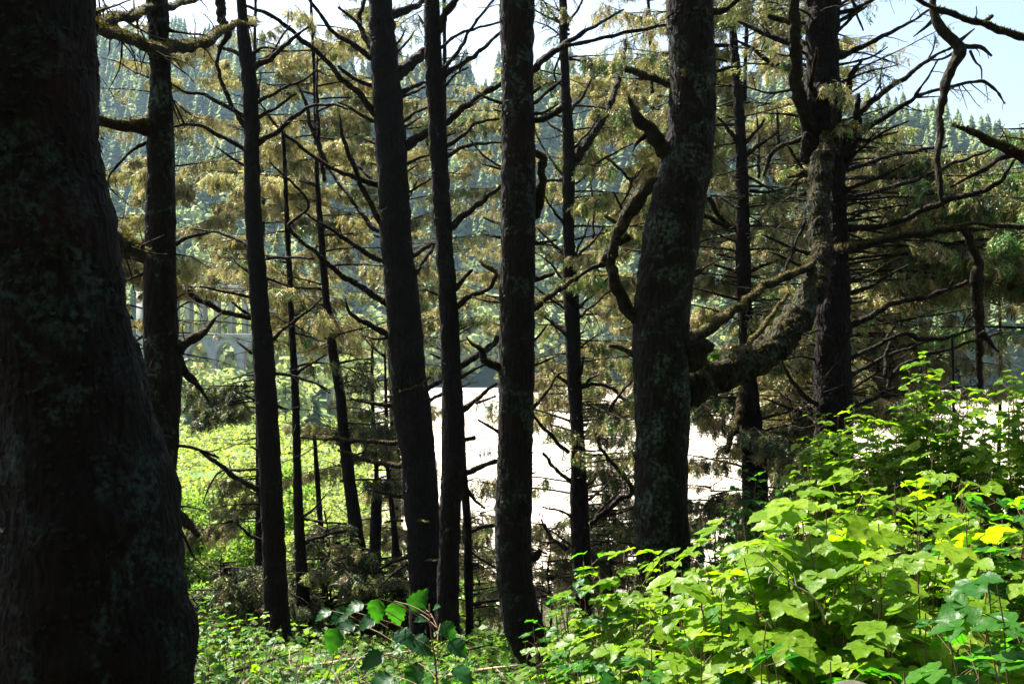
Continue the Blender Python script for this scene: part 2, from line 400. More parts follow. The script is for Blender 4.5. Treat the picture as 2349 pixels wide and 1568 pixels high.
# the rest of the wood reads as one mass: one object of instanced conifers
src = bpy.data.collections.new('hill_wood_kinds')
for k, me in enumerate(hill_meshes):
    o = bpy.data.objects.new('wood_kind_%d' % k, me); src.objects.link(o)
pm = bpy.data.meshes.new('far_wood'); pm.vertices.add(len(rest)); pm.vertices.foreach_set('co', np.array([(p[2], p[3], p[4] - .5) for p in rest], dtype=np.float32).ravel())
for an, ty, vals in (('kind_i', 'INT', [p[6] for p in rest]), ('hh', 'FLOAT', [p[5] for p in rest]), ('rr', 'FLOAT', [p[7] for p in rest])):
    a = pm.attributes.new(an, ty, 'POINT'); a.data.foreach_set('value', vals)
fw = link('far_wood', pm, kind='stuff')
ng = bpy.data.node_groups.new('wood', 'GeometryNodeTree')
ng.interface.new_socket('Geometry', in_out='INPUT', socket_type='NodeSocketGeometry'); ng.interface.new_socket('Geometry', in_out='OUTPUT', socket_type='NodeSocketGeometry')
N = ng.nodes; L = ng.links
gi = N.new('NodeGroupInput'); go = N.new('NodeGroupOutput'); ip = N.new('GeometryNodeInstanceOnPoints')
ci = N.new('GeometryNodeCollectionInfo'); ci.inputs[0].default_value = src; ci.inputs['Separate Children'].default_value = True; ci.inputs['Reset Children'].default_value = True
def na(nm, ty):
    x = N.new('GeometryNodeInputNamedAttribute'); x.data_type = ty; x.inputs[0].default_value = nm; return x.outputs[0]
L.new(gi.outputs[0], ip.inputs['Points']); L.new(ci.outputs[0], ip.inputs['Instance']); ip.inputs['Pick Instance'].default_value = True
L.new(na('kind_i', 'INT'), ip.inputs['Instance Index']); L.new(na('hh', 'FLOAT'), ip.inputs['Scale'])
cx = N.new('ShaderNodeCombineXYZ'); L.new(na('rr', 'FLOAT'), cx.inputs[2]); L.new(cx.outputs[0], ip.inputs['Rotation'])
L.new(ip.outputs[0], go.inputs[0])
md_ = fw.modifiers.new('wood', 'NODES'); md_.node_group = ng

# ------------------------------------------------------------------ the bridge
M_CONC = flat_mat('bridge_concrete', [(.3, (.26, .25, .23)), (.6, (.40, .39, .36)), (.75, (.33, .32, .30))], .6, .9, .4, .03)
br = thing('arch_bridge', 'pale concrete road bridge with tall columns over a row of arches beyond the meadow', 'bridge', tuple(P(560, 784, 246)))
br.rotation_euler = (0, 0, R(11)); W = 4.3   # half width
def bbox(name, x0, x1, y0, y1, z0, z1, par=br):
    V, Q = box(x0, x1, y0, y1, z0, z1); return link(name, mesh(name, V, [Q], None, M_CONC), par)
px2m = 246 / F
def zz(y): return (784 - y) * px2m
X0, X1 = -21.2, 19.3
bbox('deck', X0, X1, -W - .8, W + .8, zz(673), zz(666))
for sy in (-1, 1):
    y0 = sy * (W + .55); bbox('parapet', X0, X1, min(y0, y0 + .2), max(y0, y0 + .2), zz(666) + .003, zz(657))
nx = -19.5; k = 0
while nx < 18:
    for sy in (-1, 1):
        bbox('column', nx - .48, nx + .48, sy * W - .5, sy * W + .5, zz(765) + .003, zz(673) - .003)
    # cross struts between the two rows, low and high
    if k % 2 == 0: bbox('cross_strut', nx - .2, nx + .2, -W + .503, W - .503, zz(712), zz(706))
    nx += 3.3; k += 1
# arcade: piers and arch walls
AP = 6.6; ax = -20.45
def arch_wall(x0, x1, y0, y1, ztop, zspring, zapex):
    n = 14; xs = np.linspace(x0, x1, n + 1); c = (x0 + x1) / 2; hw = (x1 - x0) / 2
    zb = [zspring + (zapex - zspring) * math.sqrt(max(0, 1 - ((x - c) / hw) ** 2)) for x in xs]
    V = []; 
    for yy in (y0, y1):
        for x, z in zip(xs, zb): V += [(x, yy, ztop), (x, yy, z)]
    Fq = []; o = 2 * (n + 1)
    for i in range(n):
        a = 2 * i; Fq += [(a, a + 1, a + 3, a + 2), (o + a + 2, o + a + 3, o + a + 1, o + a), (a + 1, o + a + 1, o + a + 3, a + 3), (a, a + 2, o + a + 2, o + a)]
    return link('arch_wall', mesh('arch_wall', V, [np.array(Fq)], None, M_CONC), br)
while ax < 19:
    for sy in (-1, 1):
        yc = sy * W; y0, y1 = yc - .55, yc + .55
        bbox('pier', ax - .75, ax + .75, y0, y1, -17.5, zz(776) - .004)
        if ax < 12.6: arch_wall(ax + .75, ax + AP - .75, y0 + .05, y1 - .05, zz(776) - .004, zz(832), zz(787))
    # crossed braces between the two rows of piers
    for s2 in (-1, 1):
        a = Acc(); tube(a, [(ax + .0, -W * s2, zz(785)), (ax, W * s2, zz(845))], [.38, .38], 4); a.build('brace', M_CONC, None).parent = br
    ax += AP
for e_ in (X0 - 3.2, X1 + .8): bbox('abutment', e_, e_ + 2.4, -W - 1, W + 1, -18, zz(673) - .004)
for sy in (-1, 1): bbox('beam', X0, X1, sy * W - .7, sy * W + .7, zz(776), zz(765))

def park_tree(label, x, ytop, D, k, wx, grp, ybase=None):
    p = P(x, 784, D); gz = ground(p[0], D) - .3; h = CAMZ + (784 - ytop) / F * D - gz
    t = thing('broadleaf_tree' if k > 3 else 'conifer_tree', label, 'tree', (float(p[0]), float(D), float(gz)), grp); t.scale = (h * wx, h * wx, h); t.rotation_euler = (0, 0, x * .37)
    link('crown', hill_meshes[k], t); link('trunk', hill_trunk, t)
for x, y, D, k, w, lb in [(405, 838, 205, 4, 1.0, 'bushy pale tree hiding the lower piers at the near bank, beside the slender spruce'), (440, 852, 195, 1, 1.0, 'small conifer before the first arch of the bridge'), (478, 846, 212, 5, 1.1, 'round pale tree in front of the first full arch'), (520, 858, 200, 4, 1.2, 'low round tree below the second arch'), (560, 862, 206, 5, 1.1, 'low round tree under the bridge beam by the straight dark trunk'),
                         (655, 835, 200, 4, 1.0, 'leafy tree in front of the bridge between the straight and thin trunks'), (715, 850, 205, 2, 1.1, 'dark conifer before the bridge by the bent trunk'), (790, 820, 215, 5, 1.0, 'pale leafy tree at the end of the bridge'), (850, 830, 225, 4, 1.1, 'pale leafy tree on the bank above the sand'), (905, 838, 240, 5, 1.0, 'last pale tree of the bank before the open sand')]:
    park_tree(lb, x, y, D, k, w, 'trees in front of the bridge')
for x, y, D, k, w, lb in [(400, 690, 268, 4, .8, 'tall leafy tree beyond the bridge, next to the slender spruce'), (445, 720, 272, 5, .9, 'leafy tree seen between the bridge columns beyond the first arch'), (490, 700, 276, 4, .8, 'leafy tree seen between the middle columns of the bridge'), (535, 715, 270, 5, .9, 'leafy tree behind the columns above the second arch'), (590, 690, 275, 4, .8, 'leafy tree behind the bridge by the straight dark trunk'),
                         (650, 670, 280, 5, .8, 'tall pale tree rising behind the bridge deck between the thin trunks'), (730, 690, 285, 4, .8, 'pale tree behind the far part of the bridge'), (800, 720, 290, 5, .9, 'pale tree past the end of the bridge')]:
    park_tree(lb, x, y, D, k, w, 'trees behind the bridge')

# ------------------------------------------------------------------ people on the sand
def person(x, yfeet, hgt, label, shirt, legs, hair, ph):
    D = 18 * F / (yfeet - 784); b = P(x, yfeet, D); b[2] = .03
    root = thing('person', label, 'person', tuple(b), 'people standing on the beach')
    k = hgt / 1.72
    J = {'pel': (0, 0, .93), 'ch': (0, .0, 1.25), 'nk': (0, 0, 1.45), 'hd': (0, -.01, 1.56), 'tp': (0, 0, 1.68)}
    sw = .10 + .05 * ph
    J.update(hl=(-.09, 0, .88), kl=(-.11, -sw, .50), al=(-.12, sw * .5, .08), fl=(-.13, sw * .5 - .14, .03), hr=(.09, 0, .88), kr=(.11, sw * .3, .50), ar=(.12, -sw * .4, .08), fr=(.13, -sw * .4 - .14, .03),
             sl=(-.18, 0, 1.40), el=(-.25, .03, 1.13), wl=(-.24, -.09 * ph, .88), gl=(-.24, -.12 * ph, .78), sr=(.18, 0, 1.40), er=(.26, .02, 1.13), wr=(.25, -.10, .90), gr=(.24, -.13, .80))
    Rd = dict(pel=.13, ch=.135, nk=.055, hd=.095, tp=.07, hl=.095, kl=.06, al=.042, fl=.035, hr=.095, kr=.06, ar=.042, fr=.035, sl=.06, el=.042, wl=.03, gl=.034, sr=.06, er=.042, wr=.03, gr=.034)
    E = [('pel', 'ch'), ('ch', 'nk'), ('nk', 'hd'), ('hd', 'tp'), ('pel', 'hl'), ('hl', 'kl'), ('kl', 'al'), ('al', 'fl'), ('pel', 'hr'), ('hr', 'kr'), ('kr', 'ar'), ('ar', 'fr'), ('ch', 'sl'), ('sl', 'el'), ('el', 'wl'), ('wl', 'gl'), ('ch', 'sr'), ('sr', 'er'), ('er', 'wr'), ('wr', 'gr')]
    def skin(name, names, edges, grow, col, par):
        ii = {n: i for i, n in enumerate(names)}
        me = bpy.data.meshes.new(name); me.from_pydata([[c * k for c in J[n]] for n in names], [(ii[a], ii[c]) for a, c in edges], [])
        mt, nt, bb = newmat(name + '_cloth'); bb.inputs['Base Color'].default_value = (*col, 1); bb.inputs['Roughness'].default_value = .8; me.materials.append(mt)
        o = link(name, me, par)
        mdf = o.modifiers.new('skin', 'SKIN'); mdf.use_smooth_shade = True
        sv = me.skin_vertices[0].data
        for n in names: sv[ii[n]].radius = (Rd[n] * k + grow,) * 2
        sv[0].use_root = True
        s2 = o.modifiers.new('sub', 'SUBSURF'); s2.levels = s2.render_levels = 1
        return o
    skin('body', list(J), E, 0, (.42, .26, .18), root)
    skin('shirt', ['ch', 'pel', 'nk', 'sl', 'el', 'sr', 'er'], [('ch', 'pel'), ('ch', 'nk'), ('ch', 'sl'), ('sl', 'el'), ('ch', 'sr'), ('sr', 'er')], .022, shirt, root)
    skin('trousers', ['pel', 'hl', 'kl', 'hr', 'kr', 'al', 'ar'], [('pel', 'hl'), ('hl', 'kl'), ('pel', 'hr'), ('hr', 'kr'), ('kl', 'al'), ('kr', 'ar')], .018, legs, root)
    a = Acc(); tube(a, [(0, .02 * k, 1.55 * k), (0, .025 * k, 1.63 * k), (0, .01, 1.70 * k), (0, 0, 1.73 * k)], [.10 * k, .112 * k, .09 * k, .03 * k], 10)
    h = a.build('hair', M_TWIG, None, smooth=True); mt, nt, bb = newmat('hair'); bb.inputs['Base Color'].default_value = (*hair, 1); h.data.materials[0] = mt; h.parent = root
    root.rotation_euler = (0, 0, ph * 1.3)
person(1101.5, 1055, 1.55, 'shortest of the four people on the beach, pale top and dark shorts, standing apart', (.55, .58, .60), (.10, .07, .08), (.10, .06, .04), .3)
person(1110.8, 1053, 1.66, 'person on the beach in a grey top and blue-grey trousers, second in the row', (.45, .45, .50), (.13, .13, .22), (.06, .04, .03), -.6)
person(1117.8, 1055, 1.74, 'person on the beach dressed all in pale clothes, third in the row', (.62, .62, .60), (.50, .50, .50), (.30, .22, .12), .9)
person(1123.4, 1052, 1.80, 'tallest of the four people on the beach, pale shirt and dark shorts', (.66, .66, .64), (.10, .05, .06), (.05, .04, .03), -.2)

# ------------------------------------------------------------------ tree building
CO = {1: (0, 0), 2: (775.2, 0), 3: (1550.4, 0), 4: (0, 521.5), 5: (775.2, 521.5), 6: (1550.4, 521.5), 7: (0, 1042), 8: (775.2, 1042), 9: (1550.4, 1042)}
def c(k, *p): return [(CO[k][0] + x * .34, CO[k][1] + y * .34) for x, y in p]

def trunk(tree, pts, D, sides=26, mat=None, rough=.018, top=700, toground=True, flakes=900, nf=5.0, name='trunk', moss=0, burls=3):
    """pts [(x, y, width)] from top to bottom"""
    pts = [tuple(p) for p in pts]; Ds = D if isinstance(D, (list, tuple)) else [D] * len(pts)
    Q = [np.append(P(x, y, d), w / 2 / F * d) for (x, y, w), d in zip(pts, Ds)]
    if top:
        a, b = Q[0], Q[min(2, len(Q) - 1)]; d = (a - b) / max(.1, abs(a[2] - b[2])); L_ = top / F * Ds[0]
        e = a + d * L_; e[3] = max(.2 * a[3], a[3] - .004 * L_ * 1.0); Q = [e] + Q
    if toground:
        a, b = Q[-1], Q[-2]; g_ = ground(a[0], a[1]) - .35
        if a[2] > g_:
            d = (a - b) / max(.1, abs(a[2] - b[2])); d[3] = max(0, d[3]); L_ = a[2] - g_; e = a + d * L_ * np.array([.6, .6, 1, 1]); e[2] = g_
            m_ = a * .45 + e * .55; e[3] = a[3] * 1.75; m_[3] = a[3] * 1.15; Q += [m_, e]
    Q = np.array(Q); L_ = np.linalg.norm(np.diff(Q[:, :3], axis=0), axis=1).sum()
    n = int(min(260, max(24, L_ / .035))); R_ = catmull(Q, n)
    acc = Acc(); P3, T = tube(acc, R_[:, :3], R_[:, 3], sides, (moss, rnd.random(), 0), rough, nf)
    acc.build(name, mat or M_BARK, tree, smooth=True)
    if flakes:
        fa = Acc(); N_ = flakes; i = rs.randint(2, n - 2, N_); a = rs.rand(N_) * 6.283
        Tn = T[i]; u = norm(np.cross(Tn, [0, 1, .01])); w = np.cross(Tn, u); rad = u * np.cos(a)[:, None] + w * np.sin(a)[:, None]
        pos = P3[i] + rad * (R_[i, 3][:, None] + rough * .2)
        sz = (.006 + .014 * rs.rand(N_)) * (.6 + np.minimum(R_[i, 3], .2) * 1.6)
        tl = Tn + rad * (.15 + .6 * rs.rand(N_))[:, None] + rs.randn(N_, 3) * .2
        Mx = frames(tl, rad) * sz[:, None, None]
        inst(fa, np.array([(-.8, 0, 0), (-.5, 1.2, .1), (.5, 1.3, .1), (.9, .2, 0)]), [np.array([(0, 1, 2, 3)])], Mx, pos, np.tile([moss, .5, 0], (N_, 1)))
        fa.build('bark_scales', mat or M_BARK, tree, 'stuff')
    return Q

def twigs(acc, R_, dens, lmax, rmin=.0022, moss=0, lvl=1, gravity=.25, tips=None):
    P3 = R_[:, :3]; L_ = np.linalg.norm(np.diff(P3, axis=0), axis=1).sum(); n = len(P3)
    T = norm(np.gradient(P3, axis=0))
    for _ in range(rs.poisson(L_ * dens)):
        t = .18 + .82 * rs.rand(); i = min(n - 2, int(t * (n - 1)))
        l = lmax * (.25 + .75 * rs.rand()) * (1.15 - .75 * t)
        side = norm(np.cross(T[i], rs.randn(3))); d = norm(T[i] * (.35 + .6 * rs.rand()) + side * (.7 + .4 * rs.rand()))
        k = 5; p = P3[i].copy(); pp = [p.copy()]
        for s in range(k):
            d = norm(d + rs.randn(3) * .16 + np.array([0, 0, -gravity * .25 + .12 * rs.rand()])); p = p + d * l / k; pp.append(p.copy())
        r0 = min(R_[i, 3] * .5, .004 + .010 * l); rr = np.linspace(r0, rmin, k + 1)
        tube(acc, pp, rr, 4, (moss * .6, .5, 0), 0, cap=False)
        if tips is not None: tips.append((pp[-1], d))
        if lvl > 0 and l > .14:
            twigs(acc, np.column_stack([pp, rr]), 7, l * .45, rmin * .9, moss, lvl - 1, gravity)

def tufts(acc, R_, dens, size, upb=.35):
    P3 = R_[:, :3]; seg = np.linalg.norm(np.diff(P3, axis=0), axis=1); A = (seg * (R_[:-1, 3] + R_[1:, 3]) * math.pi).sum()
    N_ = int(min(5000, A * dens))
    if N_ < 3: return
    n = len(P3); i = rs.randint(0, n, N_); T = norm(np.gradient(P3, axis=0))[i]
    u = norm(np.cross(T, [0.01, .02, 1.])); w = np.cross(T, u); a = rs.rand(N_) * 6.283
    rad = u * np.cos(a)[:, None] + w * np.sin(a)[:, None]; keep = rad[:, 2] > .55 - .9 * rs.rand(N_)
    i, T, rad = i[keep], T[keep], rad[keep]; N_ = len(i)
    pos = P3[i] + rad * (R_[i, 3] * (.9 + .15 * rs.rand(N_)))[:, None]
    Mx = frames(rad + rs.randn(N_, 3) * .45, T + rs.randn(N_, 3) * .4) * (size * (.4 + rs.rand(N_)))[:, None, None]
    k = rs.rand(N_)[:, None]; C = np.array([.07, .06, .012]) * (1 - k) + np.array([.20, .175, .04]) * k; C *= (.3 + .6 * rs.rand(N_))[:, None]
    inst(acc, np.array([(-.35, -.2, 0), (.35, -.2, 0), (.12, 1, .15), (-.15, .9, -.1)]), [np.array([(0, 1, 2, 3)])], Mx, pos, C)

def branch(tree, pts, w, D0, dd=None, moss=0, tw=4, tl=.4, name='branch', mat=None, sides=9, rough=.14, tips=None, lvl=1):
    """pts in photo units, w widths in the enlarged view's units (x .34)"""
    n0 = len(pts); w = list(w) if isinstance(w, (list, tuple)) else [w]
    if len(w) != n0: w = list(np.interp(np.linspace(0, 1, n0), np.linspace(0, 1, len(w)), w))
    cum = np.concatenate([[0], np.cumsum([math.dist(pts[i], pts[i + 1]) for i in range(n0 - 1)])])
    if dd is None: dd = rs.uniform(-.0035, .0035) * cum[-1] * D0 / 12 
    Q = [np.append(P(x, y, D0 + dd * cc / cum[-1]), ww * .34 / 2 / F * (D0 + dd * cc / cum[-1])) for (x, y), ww, cc in zip(pts, w, cum)]
    Q = np.array(Q); L_ = np.linalg.norm(np.diff(Q[:, :3], axis=0), axis=1).sum()
    n = int(min(90, max(8, L_ / .03))); R_ = catmull(Q, n); R_[:, 3] = np.maximum(R_[:, 3], .0025)
    # knobbly, slightly kinked limbs
    k = np.array([[mnoise.noise(Vector((i * .22 + 7 * rnd.random() * 0, tree.location.x, j * 3.3))) for j in range(3)] for i in range(n)])
    R_[:, :3] += k * np.minimum(R_[:, 3:4] * .9, .03)
    R_[:, 3] *= 1 + .16 * rs.randn(n) * .5
    acc = Acc(); tube(acc, R_[:, :3], R_[:, 3], sides, (moss, rnd.random(), 0), rough * R_[:, 3].mean() * 1.2, 16)
    twigs(acc, R_, tw, tl, moss=moss, tips=tips, lvl=lvl)
    o = acc.build(name, mat or M_TWIG, tree, smooth=True)
    if moss > .3:
        ta_ = Acc(); tufts(ta_, R_, 6000 * moss, .008 + R_[:, 3].mean() * .08)
        if ta_.n:
            V = np.concatenate(ta_.V) - np.array(tree.location)
            link('moss', mesh('moss', V, [np.concatenate(f) for f in ta_.F.values()], np.concatenate(ta_.C), M_MOSS), o, 'stuff')
    return R_

def spray_tmpl(seed):
    """a hanging twig set with short needle tufts"""
    q = np.random.RandomState(seed); V = []; Fq = []
    def tuft(p, d, l, w):
        b = len(V); d = norm(d); sd = norm(np.cross(d, q.randn(3)))
        V.extend([p, p + d * l * .45 + sd * w, p + d * l, p + d * l * .45 - sd * w]); Fq.append((b, b + 1, b + 2, b + 3))
    for st in range(4):
        p = np.array([0, .12 * st, 0.]); d = norm(np.array([q.randn() * .6, 1.0, -.35 - .5 * q.rand()]))
        for k in range(4):
            tuft(p, d + q.randn(3) * .25, .30, .030)
            for _ in range(3): tuft(p + d * .1 * q.rand(), d * .7 + q.randn(3) * .7 + np.array([0, 0, -.25]), .17 + .10 * q.rand(), .020)
            p = p + d * (.20 - .01 * k); d = norm(d + np.array([0, 0, -.22]) + q.randn(3) * .12)
    return np.array(V), np.array(Fq)
SPR = [spray_tmpl(s_) for s_ in (1, 2, 3, 4)]
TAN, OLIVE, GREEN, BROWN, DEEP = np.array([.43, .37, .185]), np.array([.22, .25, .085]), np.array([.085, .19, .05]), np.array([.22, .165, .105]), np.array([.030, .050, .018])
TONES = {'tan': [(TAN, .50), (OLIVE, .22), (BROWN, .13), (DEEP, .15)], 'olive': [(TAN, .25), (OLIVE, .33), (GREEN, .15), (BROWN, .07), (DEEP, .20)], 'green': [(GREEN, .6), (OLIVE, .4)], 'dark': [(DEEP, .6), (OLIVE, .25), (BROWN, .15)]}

GAPS = [(400, 605, 672, 872, .02), (205, 335, 140, 330, .25), (400, 560, 280, 400, .3), (400, 560, 560, 650, .4), (880, 1145, -50, 190, .10), (960, 1145, 450, 620, .3), (1240, 1520, -50, 130, .3),
        (1660, 1800, 330, 440, .35), (1950, 2360, -50, 240, .12), (2080, 2360, 700, 880, .35), (780, 880, 560, 900, .4), (200, 560, -60, 90, .25), (1640, 1860, 560, 780, .6)]
def bough(tree, fol, p0, az, L_, up, r0, tone, dens=1.0, ss=.24, droop=.18, nb=None, dead=.0, spread=.33):
    n = 14; d = np.array([math.sin(az) * math.cos(up), math.cos(az) * math.cos(up), math.sin(up)]); p = np.array(p0, float); pp = [p.copy()]
    for i in range(n):
        d = norm(d + np.array([0, 0, -droop / n * (1.6 - 2.2 * i / n)]) + rs.randn(3) * .035); p = p + d * L_ / n; pp.append(p.copy())
    pp = np.array(pp); rad = np.linspace(r0, .004, n + 1); R_ = np.column_stack([pp, rad])
    acc = Acc(); tube(acc, pp, rad, 6, (.35, .5, 0), r0 * .12, 14)
    ts, ds, ws = [], [], []
    nb = nb or int(L_ * 9)
    for k in range(nb):
        t = .22 + .78 * (k + rs.rand()) / nb; i = min(n - 1, int(t * n)); f = t * n - i
        q0 = pp[i] * (1 - f) + pp[min(n, i + 1)] * f; T = norm(pp[min(n, i + 1)] - pp[i]); sd = norm(np.cross(T, [0, 0, 1])) * (1 if k % 2 else -1)
        l = L_ * spread * (1.1 - .75 * t) * (.6 + .6 * rs.rand()); dd_ = norm(T * .8 + sd * .9 + np.array([0, 0, -.05 + .1 * rs.randn()]))
        m_ = 5; q = q0.copy(); bb = [q.copy()]
        for j in range(m_):
            dd_ = norm(dd_ + np.array([0, 0, -.10]) + rs.randn(3) * .08); q = q + dd_ * l / m_; bb.append(q.copy())
        tube(acc, bb, np.linspace(max(.004, rad[i] * .4), .002, m_ + 1), 3, (.2, .5, 0), 0, cap=False)
        if rs.rand() < dead: continue
        bb = np.array(bb)
        for _ in range(max(1, rs.poisson(l / ss * 9 * dens))):
            j = rs.randint(0, m_); g_ = rs.rand(); ts.append(bb[j] * (1 - g_) + bb[j + 1] * g_)
            ds.append(norm(dd_ * .6 + rs.randn(3) * .4 + np.array([0, 0, -.55]))); ws.append(ss * (.5 + .6 * rs.rand()))
    o = acc.build('branch', M_TWIG, tree, smooth=True)
    if ts:
        ts, ds, ws = np.array(ts), np.array(ds), np.array(ws)
        qx = 1174.5 + ts[:, 0] / ts[:, 1] * F; qy = 784 - (ts[:, 2] - CAMZ) / ts[:, 1] * F; kp = np.ones(len(ts))
        for a_, b_, c_, d_, k_ in GAPS: kp = np.where((qx > a_) & (qx < b_) & (qy > c_) & (qy < d_), np.minimum(kp, k_), kp)
        kk_ = rs.rand(len(ts)) < kp; ts, ds, ws = ts[kk_], ds[kk_], ws[kk_]
        if not len(ts): return
        cs, pr = zip(*TONES[tone]); ch = rs.choice(len(cs), len(ts), p=pr); C = np.array(cs)[ch] * (.65 + .7 * rs.rand(len(ts), 1)) * (.8 + .4 * rs.rand())
        up_ = norm(np.array([0, 0, 1.]) + rs.randn(len(ts), 3) * .35); Mx = frames(ds, up_) * ws[:, None, None]
        tmp = rs.randint(0, 4, len(ts))
        for k in range(4):
            s_ = tmp == k; inst(fol, SPR[k][0], [SPR[k][1]], Mx[s_], ts[s_], C[s_])

def spruce(tree, x, D, y0, y1, n, Lr, tone='tan', dens=1.0, r0=.02, azr=None, up=(.05, .35), ss=.24, xt=None, dead=.1, spread=.33, droop=.25):
    """boughs round a stem at photo column x between rows y0 and y1"""
    fol = Acc()
    for k in range(n):
        y = y0 + (y1 - y0) * (k + rs.rand()) / n; xx = x if xt is None else x + (xt - x) * (y1 - y) / max(1, y1 - y0)
        az = rs.rand() * 6.283 if azr is None else azr[0] + (azr[1] - azr[0]) * rs.rand()
        tt = (y - y0) / max(1, y1 - y0)
        bough(tree, fol, P(xx, y, D), az, rs.uniform(*Lr) * (1 if y0 < 0 else .45 + .55 * min(1, tt * 2.5)), rs.uniform(*up), r0 * rs.uniform(.7, 1.2), tone, dens, ss, dead=dead, spread=spread, droop=droop)
    fol.build('foliage', M_NEEDLE, tree, 'stuff')

def dead_twigs(tree, cpts, D, n, l=.7, moss=.2, up=.3):
    """short bare lower twigs round a trunk, past counting"""
    acc = Acc(); cp = sorted(cpts, key=lambda p: p[1]); ys = [p[1] for p in cp]
    for _ in range(n):
        y = rs.uniform(max(ys[0], -60), ys[-1]); x = np.interp(y, ys, [p[0] for p in cp]); w = np.interp(y, ys, [p[2] for p in cp]); az = rs.rand() * 6.283
        d = np.array([math.sin(az), math.cos(az), up * rs.randn()]); p = P(x, y, D) + norm(d) * w / 2 / F * D * .8; ll = l * (.2 + .9 * rs.rand() ** 2); pp = [p.copy()]
        for s in range(6): d = norm(norm(d) + rs.randn(3) * .16); p = p + d * ll / 6; pp.append(p.copy())
        rr = np.linspace(.004 + .007 * ll, .0025, 7); tube(acc, pp, rr, 4, (moss, .5, 0), 0, cap=False)
        twigs(acc, np.column_stack([pp, rr]), 6, ll * .4, lvl=1)
    acc.build('dead_twig', M_TWIG, tree, 'stuff')

def tree_at(name, label, x, yb, D, group='spruces on the slope'):
    p = P(x, yb, D); return thing(name, label, 'tree', (float(p[0]), float(D), float(ground(p[0], D)) - .05), group)

# ================================================================== the spruces, near to far
# T1: huge dark trunk at the edge
t1 = tree_at('spruce_tree', 'huge nearly black spruce trunk with grey lichen patches, the widest of all', 215, 1980, 4.0)
trunk(t1, [(40, -40, 330), (43, 160, 330), (52, 300, 325), (75, 420, 305), (105, 520, 300), (120, 640, 302), (140, 750, 302), (152, 830, 316), (165, 900, 325), (178, 1000, 334), (200, 1150, 396), (208, 1300, 410), (214, 1400, 424), (220, 1460, 446), (213, 1568, 430)],
      4.0, 56, M_BARK1, .022, 500, flakes=5000, nf=5)
branch(t1, c(1, (480, 150), (600, 165), (720, 215), (880, 275), (1050, 315), (1250, 322), (1400, 270), (1500, 210), (1620, 160), (1720, 180)), [100, 95, 85, 80, 75, 80, 75, 60, 35, 12], 4.4, 4.6, .9, 5, .5)
branch(t1, c(1, (480, 90), (600, 130), (720, 150), (850, 112), (980, 70), (1150, 40), (1300, 5), (1420, -30)), [90, 85, 75, 70, 62, 50, 40, 25], 4.4, 4.4, .4, 6, .5)
branch(t1, c(1, (620, 110), (640, 70), (600, 10)), [25, 8], 4.4, .3); branch(t1, c(1, (640, 95), (690, 60), (722, 42)), [40, 18], 4.6, .3, .5)
branch(t1, c(1, (850, 115), (900, 50), (905, -20)), [22, 10], 5.9, .3); branch(t1, c(1, (720, 45), (760, 90), (780, 100)), [10, 5], 5.4, .3)
branch(t1, c(4, (850, 860), (880, 930), (930, 1000), (1040, 1000)), [45, 40, 30, 12], 4.3, .8, .9, name='broken_stub')
branch(t1, c(4, (880, 1000), (960, 1060), (980, 1140), (950, 1160)), [40, 45, 30, 16], 4.3, .6, .8, name='broken_stub')
branch(t1, c(4, (720, 60), (850, 120), (990, 190)), [150, 110, 60], 4.5, 2.2, .5)
branch(t1, c(1, (560, 330), (620, 320), (660, 275)), [26, 10], 4.3, .2); branch(t1, c(1, (590, 520), (620, 500), (626, 470)), [20, 8], 4.1, .1)

